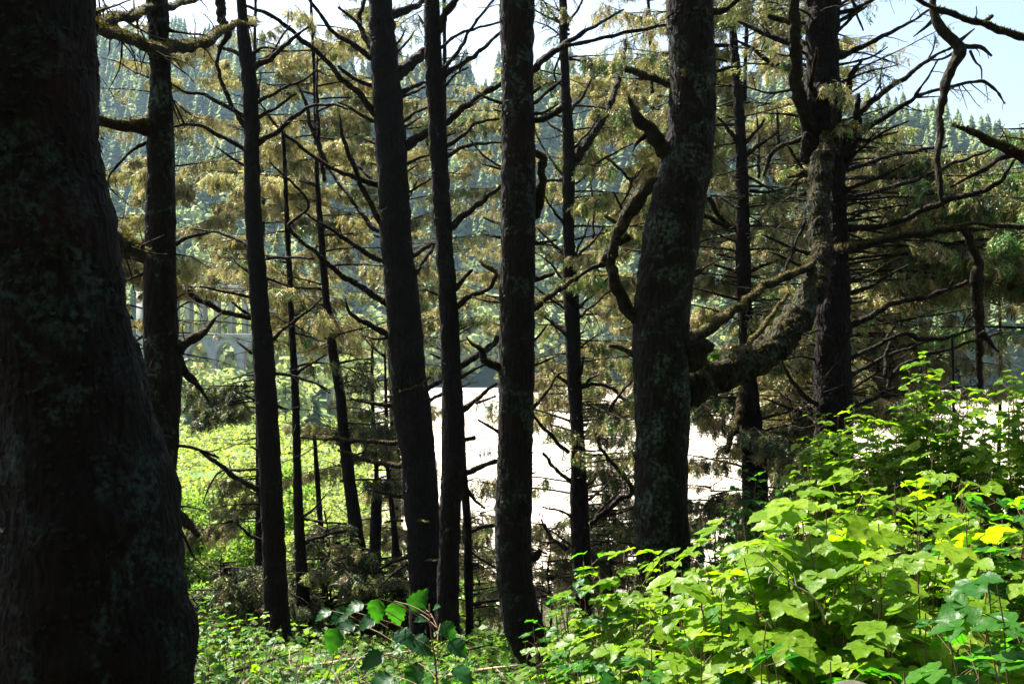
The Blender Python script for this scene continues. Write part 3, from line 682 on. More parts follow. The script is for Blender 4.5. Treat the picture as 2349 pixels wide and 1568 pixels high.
# T2
t2 = tree_at('spruce_tree', 'slender lichened spruce beside the huge trunk, with a thick mossy stub pointing back', 372, 1700, 7.0)
T2P = [(358, -40, 48), (366, 100, 45), (368, 200, 47), (368, 300, 58), (369, 400, 62), (368, 500, 67), (367, 620, 70), (368, 730, 74), (369, 800, 78), (374, 850, 84), (370, 900, 86), (366, 980, 88), (362, 1100, 80), (360, 1200, 84), (366, 1350, 100), (370, 1568, 120)]
trunk(t2, T2P, 7.0, 34, M_BARKL, .010, flakes=2000, nf=9)
for pts, w, kw in [
    (c(1, (1010, 850), (900, 850), (750, 820), (560, 795)), [140, 95, 75, 65], dict(moss=.9, dd=-.5)),
    (c(1, (985, 960), (880, 1030), (770, 1130), (728, 1220), (770, 1300), (890, 1390)), [26, 22, 18, 12, 9, 5], dict(dd=-.3)),
    (c(4, (1180, 825), (1270, 780), (1350, 710), (1430, 630), (1500, 568)), [95, 80, 55, 28, 10], dict(dd=.3, moss=.3)),
    (c(4, (1150, 800), (1210, 900), (1250, 980), (1320, 1050), (1370, 1110), (1415, 1185)), [100, 80, 60, 42, 25, 5], dict(dd=.25, moss=.3, tw=1)),
    (c(1, (1010, 525), (900, 480), (800, 420), (680, 390)), [18, 6], dict(dd=.4)),
    (c(4, (990, 130), (900, 150), (760, 175)), [120, 90], dict(dd=.6)),
    (c(4, (985, 305), (900, 340), (790, 385)), [24, 9], {}), (c(4, (985, 715), (930, 760), (845, 800)), [24, 9], {}), (c(4, (975, 240), (880, 200)), [18, 7], {}),
    (c(7, (1140, 380), (1200, 405), (1260, 450), (1335, 545)), [120, 95, 70, 30], dict(dd=-.2, tw=1, name='broken_stub')),
    (c(7, (1200, 470), (1260, 580), (1310, 690), (1400, 770)), [26, 18, 12, 6], {}),
    (c(7, (1240, 1090), (1300, 1050), (1370, 1000)), [26, 8], {}),
    (c(1, (1150, 640), (1200, 740), (1240, 830)), [14, 14], {}), (c(1, (1150, 560), (1170, 720), (1210, 830)), [18, 7], {}),
    (c(4, (1180, 560), (1290, 500), (1370, 545)), [14, 6], {}), (c(1, (1130, 200), (1180, 215), (1290, 230), (1380, 235)), [26, 20, 14, 6], dict(moss=.8)),
    (c(4, (1180, 480), (1300, 440), (1420, 560)), [10, 5], {}), (c(7, (1190, 360), (1260, 350), (1400, 380)), [22, 6], {}), (c(4, (1190, 1470), (1320, 1490), (1470, 1548)), [26, 16], {}), (c(4, (1320, 1490), (1430, 1510), (1560, 1450)), [12, 5], {})]:
    branch(t2, pts, w, 7.0, **kw)
dead_twigs(t2, T2P[5:], 7.0, 16, .3)

# T3
t3 = tree_at('spruce_tree', 'straight dark spruce rising from dry twigs, first beyond the slender lichened one', 640, 1480, 11.5)
T3P = [(549, -40, 20), (556, 60, 26), (568, 150, 32), (575, 240, 34), (577, 330, 34), (579, 420, 36), (582, 520, 38), (590, 620, 41), (597, 720, 44), (605, 820, 48), (615, 1000, 50), (622, 1130, 51), (628, 1250, 52), (634, 1400, 58), (640, 1480, 66)]
trunk(t3, T3P, 11.5, 26, None, .012, flakes=1500, nf=7)
for pts, w, kw in [
    (c(1, (1660, 870), (1560, 700), (1500, 560), (1465, 430), (1490, 310), (1540, 230), (1500, 130), (1470, -60)), [34, 30, 28, 26, 30, 50, 62, 66], dict(dd=.3)),
    (c(1, (1650, 1005), (1500, 920), (1350, 850), (1250, 840), (1170, 860)), [34, 14], dict(dd=-.4)), (c(1, (1650, 785), (1500, 700), (1380, 640), (1250, 620), (1140, 560)), [32, 14], dict(dd=-.3, moss=.3)),
    (c(1, (1650, 1118), (1540, 1050), (1455, 985)), [22, 9], {}), (c(1, (1640, 380), (1560, 340), (1470, 310)), [30, 20], dict(moss=.5)),
    (c(1, (1700, 465), (1850, 370), (1980, 260), (2080, 180)), [46, 14], {}), (c(1, (1730, 695), (1900, 600), (2050, 540), (2140, 470)), [26, 12], {}), (c(1, (1740, 795), (1900, 700), (2000, 630)), [26, 12], {}),
    (c(1, (1730, 975), (1870, 880), (2000, 780), (2100, 720), (2250, 705), (2349, 740)), [40, 12], {}), (c(1, (1690, 370), (1790, 320), (1930, 345)), [22, 10], {}), (c(1, (1710, 450), (1830, 360), (1900, 250), (1960, 170)), [22, 10], {}),
    (c(4, (1680, 300), (1610, 250), (1560, 195)), [22, 10], {}), (c(4, (1670, 120), (1560, 60), (1440, 30), (1290, 10)), [30, 12], dict(moss=.3)), (c(4, (1180, 110), (1300, 55), (1430, 30)), [36, 14], dict(dd=.2)),
    (c(4, (1690, 470), (1560, 440), (1350, 400)), [24, 14], {}), (c(4, (1690, 610), (1500, 560), (1330, 480), (1270, 430)), [36, 36], dict(moss=.4)), (c(4, (1710, 610), (1640, 560), (1560, 500)), [34, 16], {}),
    (c(4, (1700, 850), (1640, 800), (1600, 770)), [24, 10], {}), (c(4, (1735, 1170), (1680, 1140), (1630, 1110)), [26, 14], {}), (c(4, (1740, 1500), (1690, 1475)), [22, 10], {}),
    (c(7, (1760, 245), (1560, 130), (1430, 30), (1350, -20)), [42, 24], dict(dd=-.3)), (c(7, (1770, 95), (1600, 105), (1480, 120), (1400, 240), (1370, 330)), [22, 8], {}), (c(7, (1770, 580), (1680, 540), (1590, 450)), [28, 14], {}),
    (c(4, (1830, 1190), (1950, 1230)), [26, 12], {}), (c(4, (1850, 985), (1950, 995), (2100, 1040), (2230, 1100)), [26, 10], {}), (c(4, (1840, 760), (1940, 660), (2080, 560)), [26, 12], {}), (c(4, (1800, 210), (1900, 200), (2120, 210)), [24, 16], {}),
    (c(4, (1790, 340), (1880, 370), (1960, 400)), [20, 12], {}), (c(1, (1740, 660), (1750, 560), (1760, 480)), [22, 8], {})]:
    branch(t3, pts, w, 11.5, tw=3.2, **kw)
dead_twigs(t3, T3P, 11.5, 50, .5)

# T4 and small stems between
t4 = tree_at('spruce_tree', 'thin dark spruce growing close against the straight one with dry twigs at its foot', 698, 1480, 13.5)
T4P = [(655, 420, 10), (659, 522, 12), (664, 620, 13), (668, 720, 14), (673, 820, 16), (678, 920, 18), (681, 1042, 19), (684, 1144, 22), (688, 1250, 26), (697, 1400, 34), (700, 1470, 40)]
trunk(t4, T4P, 13.5, 16, None, .008, top=120, flakes=500, nf=9)
for pts, w in [(c(4, (1990, 1000), (2060, 940), (2200, 860)), [26, 14]), (c(4, (1980, 640), (2080, 560), (2180, 470)), [20, 12]), (c(4, (1990, 710), (2100, 740), (2190, 770)), [18, 10]), (c(4, (1930, 640), (1860, 600)), [16, 8]),
               (c(4, (2010, 1010), (2130, 1050), (2230, 1120)), [22, 10]), (c(7, (2030, 430), (2110, 370), (2200, 270)), [22, 10]), (c(7, (2050, 600), (2130, 560), (2340, 510)), [28, 20]), (c(7, (2040, 430), (2150, 450), (2340, 470)), [18, 12])]:
    branch(t4, pts, w, 13.5)
dead_twigs(t4, T4P[2:], 13.5, 40, .6)
t4b = tree_at('dead_snag', 'bare pole-thin dead stem leaning between two dark spruces', 745, 1360, 14.5, 'thin dead stems'); trunk(t4b, [(721, 998, 7), (724, 1042, 10), (731, 1144, 13), (738, 1240, 14), (746, 1360, 15)], 14.5, 10, None, .005, top=0, flakes=100)
dead_twigs(t4b, [(724, 1042, 10), (746, 1360, 15)], 14.5, 12, .4)

t5 = tree_at('spruce_tree', 'spruce with brown hanging foliage whose dark trunk bends towards its foot', 830, 1370, 16)
T5P = [(722, 200, 8), (727, 400, 11), (740, 583, 16), (748, 680, 17), (755, 733, 18), (766, 820, 22), (780, 900, 23), (789, 1000, 25), (794, 1042, 27), (807, 1144, 30), (821, 1246, 34), (829, 1331, 38), (832, 1390, 42)]
trunk(t5, T5P, 16, 18, None, .010, top=300, flakes=900)
dead_twigs(t5, T5P[3:], 16, 60, .8)
t5b = tree_at('tree_stump', 'tall broken-topped dark stump between the bent spruce and the thick double trunk', 862, 1340, 17, 'stumps and snags'); trunk(t5b, [(867, 1130, 14), (865, 1137, 24), (863, 1180, 26), (861, 1240, 27), (857, 1330, 32)], 17, 14, None, .012, top=0, flakes=200)
t5c = tree_at('spruce_tree', 'pencil-thin spruce stem standing behind the thick double trunk', 912, 1370, 19); T5C = [(884, 860, 6), (886, 950, 9), (888, 1048, 10), (897, 1144, 12), (906, 1232, 16), (911, 1300, 22), (914, 1365, 24)]
trunk(t5c, T5C, 19, 12, None, .008, top=60, flakes=200); dead_twigs(t5c, T5C, 19, 60, .9)

# T6 and T7, the thick pair
t6 = tree_at('spruce_tree', 'thick black spruce, the broader of two trunks standing close in the middle', 975, 1400, 13)
T6P = [(870, -40, 52), (876, 60, 58), (884, 170, 66), (891, 260, 69), (897, 340, 71), (903, 440, 71), (907, 520, 72), (915, 600, 74), (924, 692, 77), (931, 780, 79), (936, 862, 82), (948, 964, 88), (959, 1048, 76), (966, 1144, 82), (973, 1246, 76), (980, 1348, 80), (983, 1400, 90)]
trunk(t6, T6P, 13, 34, None, .020, flakes=2400)
B6 = [
    (c(2, (260, 790), (150, 640), (60, 555), (0, 500)) + c(1, (2180, 385), (2060, 290), (1930, 180), (1800, 90), (1650, 40)), [48, 44, 40, 38, 34, 32, 30, 26, 18], dict(dd=-.9)),
    (c(2, (270, 1250), (100, 1190), (0, 1150)) + c(1, (2120, 1060), (1980, 950), (1870, 860), (1760, 700)), [44, 36, 30, 26, 24, 20, 10], dict(dd=-.9, moss=.5)),
    (c(5, (340, 520), (200, 430), (100, 360), (0, 300)) + c(4, (2130, 170), (1950, 0)) + c(1, (2080, 1370), (1820, 1090)), [48, 42, 40, 36, 30, 24, 20, 14], dict(dd=-1.)),
    (c(5, (320, 235), (200, 180), (60, 80), (0, 40)) + c(4, (2110, -60), (2000, -140)), [40, 34, 30, 24, 18, 10], dict(dd=-.6)),
    (c(2, (300, 1560), (220, 1520), (100, 1350), (0, 1230)) + c(1, (2160, 1050)), [42, 36, 28, 20, 14], dict(dd=.6)), (c(2, (310, 1548), (180, 1290), (100, 1100), (40, 950), (10, 780)), [44, 36, 30, 26, 12], dict(dd=-.5)),
    (c(5, (350, 725), (220, 660), (130, 610), (70, 550), (50, 480)), [48, 40, 30, 22, 9], dict(dd=-.6, moss=.3)), (c(5, (310, 870), (240, 810), (170, 740)), [24, 9], {}), (c(5, (345, 742), (240, 750), (160, 725)), [26, 8], {}),
    (c(5, (390, 1205), (200, 1180), (80, 1150)), [30, 12], dict(moss=.3)), (c(5, (410, 1455), (200, 1440), (0, 1425)) + c(4, (2200, 1430), (2030, 1420)), [36, 30, 26, 20, 14], dict(moss=.4)), (c(8, (450, 80), (250, 50), (100, 0), (0, -30)), [42, 30, 24, 16], dict(moss=.4)),
    (c(8, (450, 290), (300, 260), (190, 235)), [30, 10], {}), (c(2, (230, 400), (120, 310), (0, 240)) + c(1, (2200, 150), (2090, 0)), [42, 36, 30, 26, 20], dict(dd=-.4)), (c(2, (230, 330), (150, 180), (160, 60), (190, -40)), [42, 34, 30, 30], {}),
    (c(2, (160, 180), (70, 100), (0, 50)), [26, 16], {}), (c(2, (250, 585), (130, 540), (50, 490), (0, 440)), [34, 18], {}), (c(2, (250, 825), (150, 770), (60, 715), (0, 690)), [30, 14], dict(moss=.8)), (c(2, (260, 975), (140, 920)), [14, 7], dict(moss=.7)),
    (c(2, (270, 1245), (150, 1130), (80, 1040)), [34, 12], {}), (c(1, (2190, 1230), (2160, 1000), (2140, 700), (2140, 380)), [30, 26, 22, 10], dict(dd=.4)), (c(1, (2200, 1110), (2100, 850), (2060, 680), (2000, 560)), [34, 28, 22, 12], dict(dd=.3)),
    (c(2, (380, 520), (480, 440), (580, 350), (680, 290)), [100, 80, 60, 50], dict(dd=.5)), (c(2, (330, 100), (430, 80), (560, 20), (640, -40)), [75, 60, 36, 24], dict(dd=.5)), (c(2, (380, 320), (430, 250), (460, 195)), [18, 8], {}), (c(2, (390, 360), (470, 280), (520, 205)), [20, 9], {}),
    (c(2, (400, 630), (520, 580), (600, 550), (700, 500)), [40, 30, 24, 18], dict(dd=.4)), (c(2, (400, 660), (520, 620), (600, 575)), [24, 14], dict(dd=.4)), (c(2, (430, 830), (520, 760), (600, 730), (720, 690)), [30, 22, 18, 12], dict(dd=.3, moss=.4)), (c(2, (430, 870), (560, 790)), [20, 10], {}),
    (c(2, (440, 995), (540, 930), (620, 885), (740, 810), (960, 650), (1090, 580), (1180, 530)), [75, 60, 55, 50, 44, 38, 28], dict(dd=-.9)),
    (c(2, (440, 1120), (530, 1070), (620, 1045)), [26, 16], dict(moss=.5)), (c(2, (450, 1165), (540, 1110)), [14, 8], {}), (c(2, (455, 1310), (540, 1260), (630, 1205)), [18, 12], {}), (c(2, (460, 1370), (500, 1290), (550, 1200)), [14, 7], {}),
    (c(5, (490, 200), (580, 140), (660, 95)), [42, 28], dict(dd=.4)), (c(5, (510, 330), (580, 220), (650, 125)), [32, 24], dict(dd=.4)), (c(5, (560, 1100), (690, 1040), (820, 970)), [42, 30, 20], dict(dd=.5)), (c(5, (590, 1175), (700, 1125)), [30, 22], dict(dd=.4)),
    (c(5, (330, 1145), (420, 1110), (540, 1070), (620, 1010)), [18, 18], dict(dd=-.7, moss=.9)), (c(8, (480, 690), (390, 710), (280, 770)), [34, 22], dict(moss=.4)), (c(8, (470, 740), (380, 800), (270, 900)), [20, 10], {}),
    (c(8, (440, 450), (380, 440), (310, 460)), [22, 9], {}), (c(8, (530, 462), (560, 445), (610, 455)), [20, 14], dict(dd=-.9, moss=1, name='moss_clump', tw=0)), (c(8, (570, 725), (620, 712), (670, 715)), [18, 14], dict(dd=-.9, moss=1, name='moss_clump', tw=0))]
for pts, w, kw in B6: branch(t6, pts, w, 13, tw=kw.pop('tw', 3.5), **kw)
dead_twigs(t6, T6P, 13, 55, .5)

t7 = tree_at('spruce_tree', 'tall dark spruce, the slimmer and nearer of the two trunks standing close in the middle', 1030, 1430, 11.2)
T7P = [(989, -40, 34), (992, 60, 37), (995, 170, 40), (1002, 260, 41), (1006, 340, 42), (1011, 430, 40), (1016, 510, 39), (1023, 620, 41), (1028, 692, 43), (1033, 780, 44), (1036, 862, 45), (1040, 960, 50), (1040, 1048, 52), (1034, 1144, 49), (1031, 1246, 48), (1027, 1382, 52), (1030, 1440, 56)]
trunk(t7, T7P, 11.2, 28, None, .013, flakes=1600, nf=7)
B7 = [(c(2, (670, 220), (740, 80), (800, -20)), [58, 44], {}), (c(2, (690, 500), (800, 360), (900, 190), (1050, 0)), [34, 14], {}), (c(2, (690, 330), (800, 240), (900, 200), (1090, 150)), [24, 14], {}), (c(2, (690, 530), (850, 420), (950, 350), (1100, 215)), [42, 20], {}),
      (c(2, (700, 610), (800, 500), (880, 455)), [20, 8], {}), (c(2, (820, 490), (830, 420), (855, 350)), [16, 8], {}), (c(2, (730, 990), (850, 910), (930, 830), (1090, 800)), [34, 14], dict(moss=.4)), (c(2, (730, 1060), (850, 990), (1000, 965), (1110, 960)), [34, 12], dict(moss=.7)),
      (c(2, (750, 1548), (900, 1410), (1000, 1330), (1110, 1245)), [50, 26], {}), (c(2, (730, 920), (800, 890)), [16, 8], {}), (c(5, (770, 440), (850, 350), (905, 285)), [42, 22], dict(tw=1)), (c(5, (790, 545), (900, 460), (1000, 420), (1090, 300)), [44, 26], dict(moss=.3)),
      (c(5, (800, 670), (870, 650)), [12, 5], {}), (c(5, (800, 700), (860, 670), (900, 650)), [14, 5], {}), (c(5, (800, 730), (850, 700), (915, 660)), [14, 5], {}), (c(5, (800, 785), (870, 755)), [14, 5], {}),
      (c(5, (810, 945), (950, 860), (1020, 800), (1085, 735)), [48, 36], dict(dd=.3)), (c(5, (810, 1025), (920, 960), (1010, 915)), [28, 14], {}), (c(5, (960, 860), (1010, 830), (1075, 780)), [22, 20], {}), (c(5, (820, 1085), (890, 1050), (945, 1042)), [12, 6], {}),
      (c(5, (820, 1245), (930, 1170), (1000, 1100), (1070, 1050)), [46, 16], dict(moss=.5)), (c(5, (930, 1185), (1070, 1138)), [18, 14], {}), (c(5, (830, 1432), (880, 1425), (930, 1415)), [26, 30], dict(tw=0, name='broken_stub')),
      (c(2, (610, 985), (590, 950)), [14, 6], {}), (c(5, (690, 460), (640, 440), (590, 420)), [16, 8], {}), (c(5, (700, 885), (620, 850)), [22, 9], {}), (c(2, (575, 160), (545, 100)), [18, 7], {})]
for pts, w, kw in B7: branch(t7, pts, w, 11.2, tw=kw.pop('tw', 3.5), **kw)
dead_twigs(t7, T7P, 11.2, 45, .45)
t7b = tree_at('spruce_tree', 'thin dark stem showing just behind the slimmer middle trunk', 1078, 1440, 13.5); T7B = [(1058, 960, 12), (1062, 1050, 15), (1066, 1110, 17), (1072, 1200, 19), (1075, 1314, 20), (1077, 1433, 19)]
trunk(t7b, T7B, 13.5, 14, None, .008, top=60, flakes=400)
for pts, w, kw in [(c(8, (865, 125), (950, 90), (1065, 45), (1110, 30)), [42, 26], dict(moss=.4)), (c(8, (870, 235), (940, 320), (990, 365)), [30, 12], {}), (c(8, (880, 525), (960, 490), (1060, 478)), [36, 24], {}), (c(8, (900, 1015), (1000, 990), (1090, 983)), [30, 20], {}), (c(8, (870, 180), (930, 160), (1010, 170)), [10, 5], {}), (c(8, (880, 640), (960, 700), (1070, 770)), [18, 14], {})]:
    branch(t7b, pts, w, 13.5, dd=.2, **kw)
dead_twigs(t7b, T7B, 13.5, 30, .5)

# T8
t8 = tree_at('spruce_tree', 'straight flaky-barked spruce with broken mossy stubs, its foot curving into the leaves', 1260, 1568, 9)
T8P = [(1186, -40, 80), (1186, 60, 78), (1187, 170, 72), (1189, 340, 78), (1188, 510, 80), (1188, 600, 79), (1186, 692, 80), (1185, 862, 82), (1181, 1048, 80), (1179, 1144, 83), (1177, 1246, 83), (1183, 1348, 84), (1204, 1443, 90), (1235, 1510, 84), (1264, 1568, 74), (1285, 1640, 90)]
trunk(t8, T8P, 9, 40, M_BARKL, .011, flakes=3000, nf=10)
B8 = [(c(2, (1120, 690), (1020, 665), (950, 622)), [32, 12], dict(moss=.9)), (c(2, (1120, 755), (1060, 740)), [18, 8], dict(moss=.6)), (c(2, (1120, 1140), (1030, 1120), (970, 1105)), [20, 8], dict(moss=.4)), (c(2, (1110, 1130), (1000, 1060), (930, 990), (880, 930)), [18, 9], {}),
      (c(2, (1120, 1510), (1040, 1490), (985, 1465)), [24, 12], dict(moss=.6)), (c(2, (1300, 470), (1420, 380), (1530, 300), (1650, 220), (1780, 150), (1930, 65)), [52, 45, 36, 30, 22, 12], dict(dd=.8)), (c(2, (1530, 300), (1700, 280), (1900, 230), (2050, 200), (2240, 165)), [26, 26, 26, 24, 20], dict(dd=.1)),
      (c(2, (1300, 705), (1390, 640), (1500, 550)), [26, 22], dict(moss=.5)), (c(2, (1310, 765), (1400, 750), (1490, 700)), [22, 20], dict(moss=.4)), (c(2, (1310, 805), (1420, 790), (1510, 735)), [36, 42], dict(moss=1)), (c(2, (1300, 625), (1350, 600), (1370, 585)), [28, 14], {}),
      (c(5, (1110, 330), (1020, 260), (965, 225)), [48, 26], dict(moss=1, tw=1, name='broken_stub')), (c(5, (1110, 65), (1000, 50)), [26, 14], {}), (c(5, (1110, 500), (1000, 492), (905, 470)), [22, 9], dict(moss=.6)), (c(5, (1110, 470), (1000, 460)), [16, 8], {}),
      (c(5, (1120, 945), (1060, 920), (1000, 890), (975, 840), (910, 790), (868, 738)), [70, 60, 58, 46, 26, 12], dict(moss=1, tw=1, name='broken_stub', dd=-.2)), (c(5, (1100, 1385), (1000, 1325), (945, 1292)), [26, 12], dict(moss=.3)), (c(5, (1300, 345), (1400, 325), (1465, 308)), [48, 28], dict(moss=.6, tw=1)),
      (c(5, (1300, 540), (1430, 465), (1530, 390), (1615, 345)), [52, 44, 38, 34], dict(moss=.9, dd=.4)), (c(5, (1300, 1220), (1400, 1120), (1480, 990), (1545, 978)), [30, 26, 22, 12], dict(moss=.9, dd=.3)), (c(5, (1460, 1060), (1530, 1070)), [14, 12], dict(moss=.5)), (c(5, (1300, 935), (1420, 890), (1490, 865)), [20, 10], {}),
      (c(5, (1310, 1260), (1400, 1360), (1480, 1450), (1560, 1520)), [20, 32], dict(dd=.3)), (c(2, (1330, 1020), (1385, 1060), (1380, 1180), (1365, 1300), (1345, 1470)), [30, 60, 50, 75, 60], dict(moss=1, dd=.2, tw=1)), (c(5, (1310, 770), (1380, 700), (1420, 650)), [20, 9], {}),
      (c(5, (1310, 110), (1400, 95), (1480, 85)), [26, 14], {}), (c(8, (1290, 700), (1350, 670), (1375, 640)), [60, 36], dict(tw=0, name='broken_stub')), (c(8, (1070, 200), (1100, 180)), [24, 10], dict(moss=1, tw=0)), (c(8, (1300, 125), (1340, 120)), [14, 8], {})]
for pts, w, kw in B8: branch(t8, pts, w, 9, tw=kw.pop('tw', 3), tl=.32, **kw)
dead_twigs(t8, T8P[:-3], 9, 30, .22)

# T9
t9 = tree_at('spruce_tree', 'dark spruce with a forked side stem and a fan of bare twigs low down', 1335, 1290, 15)
T9P = [(1291, -40, 17), (1293, 60, 19), (1296, 170, 20), (1304, 340, 28), (1304, 510, 27), (1306, 600, 30), (1311, 692, 36), (1317, 862, 33), (1323, 964, 31), (1327, 1048, 31), (1329, 1144, 42), (1332, 1205, 38), (1335, 1290, 42)]
trunk(t9, T9P, 15, 24, None, .013, flakes=1400)
B9 = [(c(2, (1600, 1080), (1700, 930), (1810, 760), (1880, 580), (1920, 430), (1940, 280)), [70, 60, 50, 42, 34, 18], {}), (c(2, (1590, 1000), (1700, 880), (1765, 775)), [20, 10], {}), (c(2, (1550, 770), (1650, 650), (1740, 470)), [26, 12], {}), (c(2, (1535, 190), (1620, 60), (1660, -20)), [20, 12], {}),
      (c(2, (1510, 160), (1400, 110), (1300, 50)), [18, 8], {}), (c(2, (1500, 240), (1420, 180), (1330, 145)), [14, 7], {}), (c(2, (1500, 160), (1420, 60), (1370, -20)), [16, 10], {}), (c(2, (1500, 355), (1460, 500), (1480, 570)), [16, 12], {}), (c(2, (1530, 900), (1430, 840), (1390, 770)), [20, 9], {}),
      (c(2, (1530, 1200), (1440, 1080), (1350, 930), (1320, 850)), [22, 8], {}), (c(2, (1540, 1530), (1440, 1400), (1380, 1300)), [22, 9], {}), (c(2, (1530, 1215), (1400, 1225), (1340, 1260)), [20, 16], {}), (c(2, (1590, 1200), (1700, 1130), (1850, 1040), (1990, 965)), [24, 9], {}), (c(2, (1600, 1240), (1730, 1150), (1880, 1060)), [16, 7], {}),
      (c(2, (1820, 1070), (1900, 1140), (1980, 1210), (2060, 1130)), [20, 18, 20, 8], {}), (c(2, (1980, 1210), (1960, 1300), (1910, 1380)), [20, 12], {}), (c(2, (1720, 1600), (1725, 1400), (1700, 1200)), [20, 10], {}),
      (c(5, (1520, 175), (1430, 90), (1340, 0)), [22, 12], {}), (c(5, (1530, 385), (1440, 250), (1330, 165)), [22, 9], {}), (c(5, (1540, 555), (1430, 480), (1330, 400)), [22, 12], {}), (c(5, (1550, 735), (1450, 650), (1350, 560)), [26, 12], dict(moss=.4)), (c(5, (1550, 1050), (1480, 1000), (1395, 920)), [28, 14], {}),
      (c(5, (1590, 205), (1700, 120), (1800, -10)), [24, 9], {}), (c(5, (1590, 200), (1660, 60), (1700, -60)), [18, 8], {}), (c(5, (1600, 460), (1700, 330), (1800, 225)), [20, 9], {}), (c(5, (1610, 550), (1750, 430), (1830, 330)), [22, 10], {}), (c(5, (1620, 610), (1740, 510), (1845, 415)), [22, 10], {}), (c(5, (1610, 725), (1690, 690)), [14, 6], {}),
      (c(5, (1610, 820), (1690, 770), (1755, 718)), [18, 8], {}), (c(5, (1620, 1000), (1650, 940), (1660, 870)), [28, 12], {}), (c(5, (1640, 1070), (1710, 1020), (1765, 990)), [24, 10], {}), (c(5, (1640, 1075), (1770, 1060), (1870, 1100), (1990, 1230)), [24, 20], {}), (c(5, (1800, 1300), (1880, 1150), (1990, 1030)), [28, 14], {}),
      (c(8, (1680, 210), (1760, 140)), [18, 9], {}), (c(8, (1680, 310), (1780, 240), (1835, 175)), [20, 9], {}), (c(8, (1700, 470), (1800, 390), (1900, 300), (2010, 255)), [34, 36, 34, 30], {}), (c(8, (1700, 480), (1790, 350), (1880, 270)), [24, 10], {}), (c(8, (1760, 420), (1880, 400), (2000, 350)), [20, 12], {}),
      (c(8, (1590, 200), (1470, 100), (1385, -10)), [28, 20], {}), (c(8, (1600, 435), (1500, 380), (1380, 355)), [22, 10], {}), (c(8, (1600, 640), (1500, 560), (1420, 500)), [18, 9], {}), (c(8, (1540, 640), (1440, 560), (1370, 440)), [30, 14], {}), (c(8, (1990, 250), (1940, 150), (1870, 80), (1760, -60)), [40, 30, 26, 20], dict(dd=-.4))]
for pts, w, kw in B9: branch(t9, pts, w, 15, tw=3.5, tl=.55, **kw)
dead_twigs(t9, T9P, 15, 80, .8)

# T10
t10 = tree_at('spruce_tree', 'massive patchy-barked spruce whose mossy limb sweeps up to its neighbour', 1520, 1400, 8)
T10P = [(1581, -40, 105), (1583, 60, 104), (1589, 170, 104), (1586, 280, 108), (1577, 360, 116), (1560, 440, 122), (1545, 520, 128), (1530, 620, 130), (1520, 692, 128), (1515, 780, 128), (1516, 862, 128), (1520, 950, 126), (1518, 1048, 120), (1516, 1144, 122), (1520, 1220, 122), (1525, 1400, 130)]
trunk(t10, T10P, 8, 44, M_BARKL, .014, flakes=3800, nf=8)
B10 = [(c(2, (2260, 570), (2100, 520), (2010, 485), (1940, 470)), [60, 54, 50, 44], dict(moss=1, tw=1)), (c(2, (2280, 1120), (2240, 1070), (2170, 960), (2090, 860), (2010, 790), (1980, 700), (1962, 645)), [120, 115, 105, 90, 70, 38, 14], dict(moss=.5, tw=.5, dd=-.2, name='broken_stub')),
       (c(2, (2090, 890), (2030, 950), (1990, 1025)), [44, 8], dict(dd=-.1)), (c(5, (2080, 690), (2020, 620), (1950, 540), (1880, 400), (1840, 270), (1870, 130), (1900, 20)) + c(2, (1960, 1440), (2030, 1320), (2110, 1245), (2160, 1205)), [95, 92, 88, 82, 76, 70, 80, 95, 105, 70, 18], dict(moss=.55, tw=1, dd=-.3)),
       (c(2, (1940, 1515), (1870, 1500), (1805, 1458)), [40, 20], dict(moss=.8)), (c(2, (1930, 1470), (1900, 1380), (1862, 1295)), [24, 12], {}), (c(5, (2000, 860), (1920, 820), (1838, 802)), [46, 24], dict(tw=.5)), (c(5, (1830, 235), (1760, 250), (1680, 300), (1600, 350)), [44, 40, 28, 16], {}), (c(5, (1950, 60), (1880, 100), (1800, 220)), [60, 50], {}),
       (c(2, (2230, 1080), (2240, 1000), (2245, 900)), [40, 20], dict(moss=1)), (c(3, (230, 80), (340, 60), (440, -10)), [50, 34], dict(moss=.7)), (c(3, (240, 490), (340, 460), (450, 450)), [26, 14], {}), (c(3, (240, 300), (360, 302)), [20, 10], {}), (c(6, (100, 340), (200, 270), (270, 225)), [26, 10], dict(moss=.4)),
       (c(6, (30, 780), (120, 740), (200, 690), (350, 590), (430, 530), (530, 440), (650, 370), (800, 310), (900, 260), (1010, 215)), [100, 90, 84, 76, 66, 64, 64, 58, 46, 22], dict(moss=.75, dd=1.4)),
       (c(6, (475, 840), (500, 780), (560, 700), (650, 590), (760, 440)), [30, 40, 38, 34, 24], dict(moss=1, dd=.8, tw=1)),
       (c(6, (-40, 1090), (120, 1060), (250, 990), (420, 930), (600, 850), (720, 730), (830, 570), (930, 420), (975, 280), (985, 120), (975, 0)) + c(3, (965, 1450), (960, 1300), (975, 1150), (1000, 1060), (1012, 980), (1008, 900)), [290, 270, 250, 235, 230, 210, 185, 165, 145, 140, 140, 135, 140, 150, 130, 90, 30], dict(moss=.34, dd=1.7, tw=.7, name='limb', sides=30, rough=.22, mat=M_BARKL)),
       (c(6, (60, 900), (130, 870), (220, 800), (235, 840)), [170, 150, 90, 20], dict(dd=-.2, tw=0, name='bark_burl')), (c(2, (2280, 40), (2285, 200), (2270, 400)), [30, 26, 10], dict(moss=.9, dd=-.1, tw=0)),
       (c(3, (35, 470), (55, 500), (45, 520)), [26, 22], dict(dd=-.6, moss=1, tw=0, name='knot')), (c(8, (2010, -20), (2040, 150), (2050, 300), (2030, 480)), [70, 60, 70, 50], dict(dd=.1, moss=.4, tw=2, name='peeling_bark'))]
for pts, w, kw in B10: branch(t10, pts, w, 8 + (.3 if kw.get('name') == 'limb' else 0), tl=.3, **{'tw': 3, **kw})
dead_twigs(t10, T10P, 8, 26, .25)

